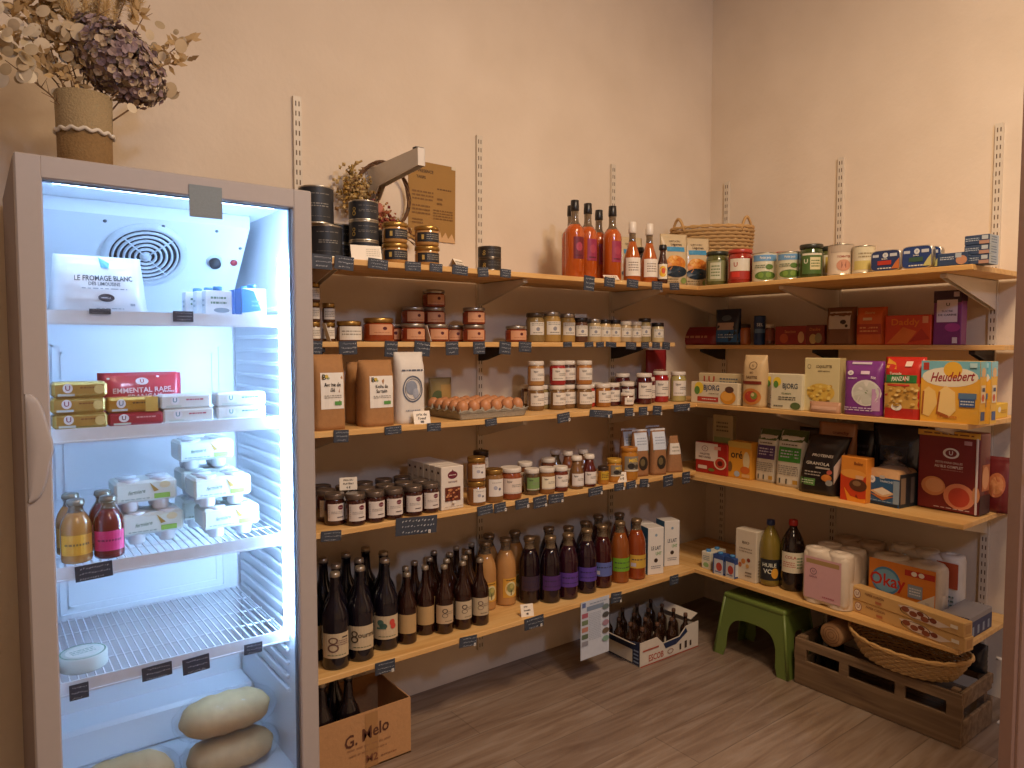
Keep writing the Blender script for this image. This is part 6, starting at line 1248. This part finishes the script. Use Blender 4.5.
for k in range(7):
    ph = R.uniform(0, 6); am = R.uniform(.003, .009); b.tube([Vector(((RX+am*math.sin(3*a+ph))*math.cos(a), -.012+.008*math.cos(4*a+ph), (RZ_+am*math.cos(5*a+ph))*math.sin(a))) for a in [2*PI*q/48 for q in range(48)]], .0022, TW, 5, True)
b.build('twig_ring', wr_)
b = MB()
for (cx_, cz_, n, rad, cols) in ((-.115, -.005, 420, .062, ('#b89a64', '#c8ac74', '#8a6a44', '#a8843c')), (-.075, -.045, 60, .026, ('#5a2850', '#6a3460')), (-.05, -.065, 90, .035, ('#b8604c', '#c87a5c')), (-.01, -.085, 160, .04, ('#8a3a34', '#a05a3c', '#c8a068')), (.05, -.115, 90, .035, ('#a8865a', '#7a5236', '#c8ac7c'))):
    for k in range(n):
        d = Vector((R.gauss(0, .5), R.gauss(0, .35), R.gauss(0, .5)))*rad; c = Vector((cx_, -.03, cz_))+d; c.y = min(-.006, c.y)
        n_ = Vector((R.uniform(-1, 1), -1, R.uniform(-1, 1))).normalized(); u = n_.orthogonal().normalized(); v = n_.cross(u); s = R.uniform(.004, .009)
        b.faces([c+u*s, c+v*s, c-u*s, c-v*s, c+n_*s], [(0, 1, 4), (1, 2, 4), (2, 3, 4), (3, 0, 4)], mat(cols[R.randrange(len(cols))], .85))
b.build('dried_flowers', wr_)['kind'] = 'stuff'
b = MB(); b.lathe([(.004, 0), (.016, .004), (.020, .012), (.012, .016), (.0005, .012)], mat('#c07a66', .8, bump=.5), 14, (-.045, -.05, -.055), axis=Matrix.Rotation(PI/2, 4, 'X')); b.build('pink_rosette', wr_)
b = MB()
for k in range(9): b = MB(); b.tube([(.02+.004*k, -.03, -.095-.002*k), (.075, -.035+.002*k, -.115-.003*k), (.13, -.03+.003*k, -.145-.004*k+.01*(k % 3))], .0012, TW, 4); b.build('sprig', wr_)
for k in range(5): b = MB(); b.tube([(-.08, -.03, 0), (-.12-.008*k, -.04, .04+.006*k), (-.14+.012*k, -.035, .08+.006*k)], [.0015, .003, .004], mat('#a8894c', .8), 5); b.build('grass_ear', wr_)
# bracket standing off the wall
pw = at_y(370, 178, 0); pt_ = at_y(422, 158, -.40); 
b = MB(); BR = mat('#ddd4c8', .4, var=.03); zt_w, zt_t = at_y(366, 172, 0).z, at_y(425, 150, -.38).z
xb = (pw.x+at_y(425, 150, -.38).x)/2
L_ = .36
prof = [(-.001, .0), (-.001, -.115), (-.05, -.112), (-.09, -.072), (-L_, -.055), (-L_, 0)]
for x0_, x1_ in ((-.013, -.011), (.011, .013)):
    n = len(prof); vs = [(x0_, y, z) for y, z in prof]+[(x1_, y, z) for y, z in prof]
    b.faces(vs, [tuple(range(n)), tuple(range(2*n-1, n-1, -1))]+[(k, n+k, n+(k+1) % n, (k+1) % n) for k in range(n)], BR)
b.box((0, -L_/2, -.001), (.024, L_-.002, .002), BR); b.box((0, -L_+.001, -.0275), (.024, .002, .055), BR); b.box((0, -.0015, -.06), (.04, .002, .12), BR)
b.box((.0, -L_+.02, .003), (.03, .02, .004), mat('#3a3a3a'))
o = b.build('wall_arm'); o.location = (xb, -.0005, (zt_w+zt_t)/2+.01); tag(o, 'white metal arm projecting from the wall above the wreath', 'bracket')

# ---------------------------------------------------------------- on the floor
CB = KR('#b8895a'); CBI = KR('#8a6038')
pr = at_z(411, 752, 0); x1_, y0_ = pr.x, pr.y; wB, dB, hB = .34, .235, .185; t_ = .004
bxo = empty('cardboard_box', (x1_-wB/2, y0_+dB/2, 0)); tag(bxo, 'open kraft cardboard box of bottles with red-brown script, beside the fridge', 'cardboard box')
b = MB(); b.box((0, 0, .003), (wB, dB, .005), CB)
b.box((0, -dB/2+t_/2, hB/2+.001), (wB, t_, hB), CB); b.box((0, dB/2-t_/2, hB/2+.001), (wB, t_, hB), CB)
for sx in (-1, 1): b.box((sx*(wB/2-t_/2), 0, hB/2+.001), (t_, dB-2*t_, hB), CB)
b.build('box_body', bxo)
b = MB(); b.lift = .0012; b.art(front(wB, hB, dB), wB, hB, [('r', .02, .02, .15, .97, mat('#a5794a', .35, coat=.4)), ('t', 'G. Melo', .04, .62, .30, '#5a3424', .85, .12), ('l', -.16, .40, .28, .46, 1, '#9a704a'), ('l', -.14, .30, .24, .35, 1, '#9a704a'), ('l', .18, .14, .34, .18, 1, '#8a5c3c'), ('t', 'M2', .085, .18, .18, '#7a4a34')]); b.build('front_print', bxo)
for i, (px, dx, dy) in enumerate([(0, -.13, -.06), (0, -.04, -.055), (0, -.135, .04), (0, -.045, .045)]):
    inst('bbox', bottle(.038, .29, G('#1a1214'), CP, (), None, shape='beer'), (bxo.location.x+dx+.02, bxo.location.y+dy, .007), 0, 'dark bottle in the open kraft box, %s' % ('front left', 'front right', 'back left', 'back right')[i], 'bottle', 'bottles in the kraft box')
# low printed tray of bottles in the corner
NV = P('#1f2a4a'); WP = P('#cfc4b4')
c1, c2, c3 = at_z(640, 668, 0), at_z(698, 646, 0), at_z(596, 645, 0)
hT = .105; wT, dT = (c2-c1).length, (c3-c1).length
wT, dT = max(wT, .22), max(dT, .24)
ax = (c2-c1).normalized(); an = math.atan2(ax.y, ax.x); ay = Vector((-ax.y, ax.x, 0)); 
ctr = c1+ax*wT/2+ay*dT/2
bt = empty('bottle_tray_box', (ctr.x, ctr.y, 0), an); tag(bt, 'low white and navy printed carton of bottles in the dark corner under the shelves', 'cardboard box')
b = MB(); b.box((0, 0, .002), (wT, dT, .004), WP)
def panel(b, x0, x1, y, m): pass
outer = [(-wT/2, 0), (wT/2, 0), (wT/2, hT*1.1), (wT*.28, hT*1.05), (wT*.16, hT*.72), (-wT*.12, hT*.68), (-wT*.22, hT*1.0), (-wT/2, hT*.98)]
b.prism(outer, -dT/2, -dT/2+.003, WP)
b.prism([(-wT/2, 0), (wT/2, 0), (wT/2, hT*1.15), (-wT/2, hT*1.15)], dT/2-.003, dT/2, WP)
n_ = [(-dT/2+.003, 0), (dT/2-.003, 0), (dT/2-.003, hT*1.15), (dT*.2, hT*.8), (-dT*.2, hT*.85), (-dT/2+.003, hT)]
for sx, x_ in ((-1, -wT/2), (1, wT/2-.003)):
    vs = [(x_, y, z) for y, z in n_]+[(x_+.003, y, z) for y, z in n_]; k = len(n_)
    b.faces(vs, [tuple(range(k)), tuple(range(2*k-1, k-1, -1))]+[(q, k+q, k+(q+1) % k, (q+1) % k) for q in range(k)], NV if sx < 0 else WP)
b.box((-wT/2-.018, 0, hT*.95), (.045, dT*.8, .003), WP, 0, Matrix.Rotation(.5, 4, 'Y')); b.box((wT/2+.02, 0, hT*1.12), (.05, dT*.7, .003), WP, 0, Matrix.Rotation(-.4, 4, 'Y'))
b.build('box_body', bt)
b = MB(); b.lift = .0008; b.art(front(wT, hT, dT), wT, hT, [('t', 'ESCOB', -.24, .24, .36, '#a84a34', .8), ('p', [(-.12, .66), (.16, .70), (.27, 1.0), (.3, .8), (.1, .45), (-.08, .42)], '#1f2a4a'), ('r', .16, .15, .19, .4, '#3a2a24'), ('r', .25, .15, .29, .45, '#3a2a24'), ('r', .34, .18, .37, .4, '#3a2a24'), ('o', .0, .25, .05, .1, .2, '#8a4a34'), ('r', -.5, .0, .5, .04, '#a84a34'), ('r', -.46, .6, -.2, .66, '#a84a34')])
b.art(left(wT, hT, dT), dT, hT, [('r', -.2, .1, .35, .62, '#c8c0b0'), ('r', -.48, .1, -.3, .4, '#a83a34'), ('r', -.48, .55, -.25, .85, '#8a9ab8'), ('l', .38, .1, .48, .7, 4, '#8a9ab8')]); b.build('printing', bt)
q = 0
for i in range(4):
    for j in range(4):
        lx, ly = -wT/2+wT*(i+.5)/4, -dT/2+dT*(j+.5)/4; P_ = bt.matrix_basis @ Vector((lx, ly, .005)); q += 1
        inst('smb', bottle(.023, .145, G('#2e1a10'), mat('#5c4030', .4), (), None, shape='beer'), P_, 0, 'small brown bottle standing in the navy and white carton', 'bottle', 'small bottles in the navy carton')
# green step stool
GR = mat('#66783a', .38, var=.03)
s1, s2 = at_z(795, 681, 0), at_z(722, 652, 0)
st = empty('step_stool', (-.52+.115, (-.79-.47)/2, 0), -PI/2); tag(st, 'green plastic step stool standing under the lowest right shelf', 'stool')
sw, sdp, sh = .36, .23, .27; tw, td = sw*.80, sdp*.80
def legpanel(b, W, Wt, H, yb_, yt_, th, ax):
    N = 14; ow = lambda z: (W+(Wt-W)*z/H)/2
    inner = [(-W/2+.050, 0)]+[(-(W/2-.075)*math.cos(PI/2*k/N) if False else -(W/2-.062)*max(0, math.cos(PI/2*k/N))**.62, .04+(H*.70-.04)*math.sin(PI/2*k/N)**.62) for k in range(N+1)]
    inner += [(-x, z) for x, z in inner[::-1]]
    poly = [(-ow(0), 0)]+inner+[(ow(0), 0), (ow(H), H), (-ow(H), H)]
    def pt(x, z, o): y = yb_+(yt_-yb_)*z/H+o; return (x, y, z) if ax == 0 else (y, x, z)
    n = len(poly); vs = [pt(x, z, 0) for x, z in poly]+[pt(x, z, th) for x, z in poly]
    b.faces(vs, [tuple(range(n)), tuple(range(2*n-1, n-1, -1))]+[(k, n+k, n+(k+1) % n, (k+1) % n) for k in range(n)], GR)
b = MB(); legpanel(b, sw, tw, sh-.02, -sdp/2, -td/2, .004, 0); b.build('front_legs', st)
b = MB(); legpanel(b, sw, tw, sh-.02, sdp/2, td/2, -.004, 0); b.build('back_legs', st)
for sx in (-1, 1):
    b = MB(); legpanel(b, sdp, td, sh-.02, sx*sw/2, sx*tw/2, -sx*.004, 1); b.build('side_panel', st)
b = MB(); b.box((0, 0, sh-.012), (tw+.006, td+.006, .024), GR, .009, seg=3)
for i in range(-3, 4):
    for j in range(-1, 2): b.lathe([(.008, sh), (.006, sh+.0015), (.0005, sh+.0015)], GR, 10, (i*.035, j*.045, 0))
b.build('step', st)
for sx in (-1, 1):
    b = MB()
    for sy in (-1, 1): b.tube([(sx*(sw/2-.004), sy*(sdp/2-.004), .002), (sx*(tw/2-.004), sy*(td/2-.004), sh-.018)], .007, GR, 8)
    b.build('corner_rib', st)
# old crate with things on it
cy0, cy1, cxf, cdp, chh = -.826, -1.424, -.503, .27, .185
cr = empty('wooden_crate', (cxf+cdp/2, (cy0+cy1)/2, 0), -PI/2); tag(cr, 'old dark wooden crate with slotted sides under the right shelves', 'crate')
LW = cy0-cy1; 
def plank(b, c, d): b.box(c, d, CRATEW, .0015)
b = MB(); plank(b, (0, 0, .008), (LW-.03, cdp-.03, .012)); b.build('base', cr)
b = MB(); y_ = -cdp/2
plank(b, (0, y_+.006, .052), (LW, .012, .10)); plank(b, (0, y_+.006, .168-.002), (LW, .012, .036))
for x in (-LW/2+.022, -LW*.17, LW*.17, LW/2-.022): plank(b, (x, y_+.0062, .125), (.05 if abs(x) > .2 else .035, .0118, .052))
b.build('front_boards', cr)
b = MB(); plank(b, (0, -y_-.006, .052), (LW, .012, .10)); plank(b, (0, -y_-.006, .166), (LW, .012, .036)); b.build('back_boards', cr)
for sx in (-1, 1):
    b = MB(); plank(b, (sx*(LW/2-.006), 0, .045), (.012, cdp-.026, .085)); plank(b, (sx*(LW/2-.006), 0, .160), (.012, cdp-.026, .055)); b.build('end_boards', cr)
for sx in (-1, 1):
    for sy in (-1, 1): b = MB(); plank(b, (sx*(LW/2-.026), sy*(cdp/2-.024), .100), (.024, .024, .186)); b.build('corner_post', cr)
bs = inst('bask2', oval_basket(.40, .26, .075, 1.35, 8, False, '#c4a170', .004, .15, 30), Vector((cxf+.085, -1.212, .188)), -PI/2, 'oblong wicker bread basket resting on the old crate', 'basket', rot=(0, math.radians(1.5), -PI/2))
b = MB(); b.lathe([(.0005, 0), (.042, 0), (.045, .004), (.045, .155), (.04, .16), (.0005, .16)], mat('#9a7450', .75, var=.2, scale=40, bump=.3), 20, (0, 0, 0), cap=False, axis=Matrix.Rotation(PI/2, 4, 'Y') )
for r_ in (.012, .022, .032): b.lathe([(r_-.001, -.0004), (r_+.001, -.0004)], mat('#6a4a30', .8), 20, (0, 0, 0), cap=False, axis=Matrix.Rotation(PI/2, 4, 'Y'))
o = b.build('wood_log'); o.location = (cxf+.02, -.962, .231); tag(o, 'short round wooden log lying on the crate left of the basket', 'log')
for i, (dy, dx) in enumerate(((-.065, .12), (-.055, .20))):
    inst('wine', bottle(.036, .29, G('#101612'), CAPB, (), None, shape='syrup', caph=.03), (cxf+dx, cy0+dy, .016), 0, 'dark bottle standing in the crate behind the log, %s' % ('front', 'back')[i], 'bottle', 'dark bottles in the crate')
inst('darkbag', pouch(.10, .045, .10, '#1c1c22', (), mat('#17181d', .35, coat=.4), wr=.006, kind='plastic_bag'), (cxf+.243, cy1+.06, .187), -PI/2, 'dark crumpled plastic bag on the open end of the crate', 'bag')
# bent white tube standing in for daylight glinting off a box edge behind crate
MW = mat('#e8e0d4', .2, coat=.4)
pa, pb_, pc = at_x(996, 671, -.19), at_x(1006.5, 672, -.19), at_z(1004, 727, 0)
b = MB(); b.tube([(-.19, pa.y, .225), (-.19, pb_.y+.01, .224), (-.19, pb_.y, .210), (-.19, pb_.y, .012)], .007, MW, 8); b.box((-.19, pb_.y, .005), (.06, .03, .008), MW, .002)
o = b.build('daylight_glint'); tag(o, 'bent white frame standing in for a daylight glint beyond the crate end', 'frame')
b = MB(); b.box((0, 0, .045), (.035, .03, .088), mat('#b87a3c', .5)); o = b.build('orange_pot'); o.location = (-.13, pb_.y+.0, .0); bpy.data.objects.remove(o)

# ---------------------------------------------------------------- tall door edge at the right with its latch
p1 = on_x(1021.5, -1.75, 1.5) if False else None
r_ = ray(1013, 740); v = Vector((r_.x, r_.y, 0)).normalized(); base = CAM+v*1.95
side = Vector((v.y, -v.x, 0)); side = (side+v*1.1).normalized(); an = math.atan2(side.y, side.x)
dm = mat('#94766a', .55, var=.05)
b = MB(); b.box((.20, .02, 1.06), (.40, .04, 2.10), dm, .004); b.box((.03, -.004, 1.06), (.05, .01, 2.08), dm, .002)
o = b.build('door_1'); o.location = (base.x, base.y, 0); o.rotation_euler = (0, 0, an); o['kind'] = 'structure'; o['label'] = 'mauve-brown door leaf standing open at the right edge'
b = MB(); lm = mat('#8a8078', .3, .7)
zl = CAM.z+ray(1016, 468).z*(1.95/math.hypot(ray(1016, 468).x, ray(1016, 468).y))
b.box((.022, -.014, zl), (.022, .012, .045), lm, .003); b.lathe([(.009, 0), (.011, .01), (.006, .022), (.0005, .022)], lm, 12, (.006, -.02, zl+.0), axis=Matrix.Rotation(PI/2, 4, 'X')); b.box((.03, -.012, zl-.03), (.03, .01, .012), lm, .002)
l_ = b.build('door_latch', o)
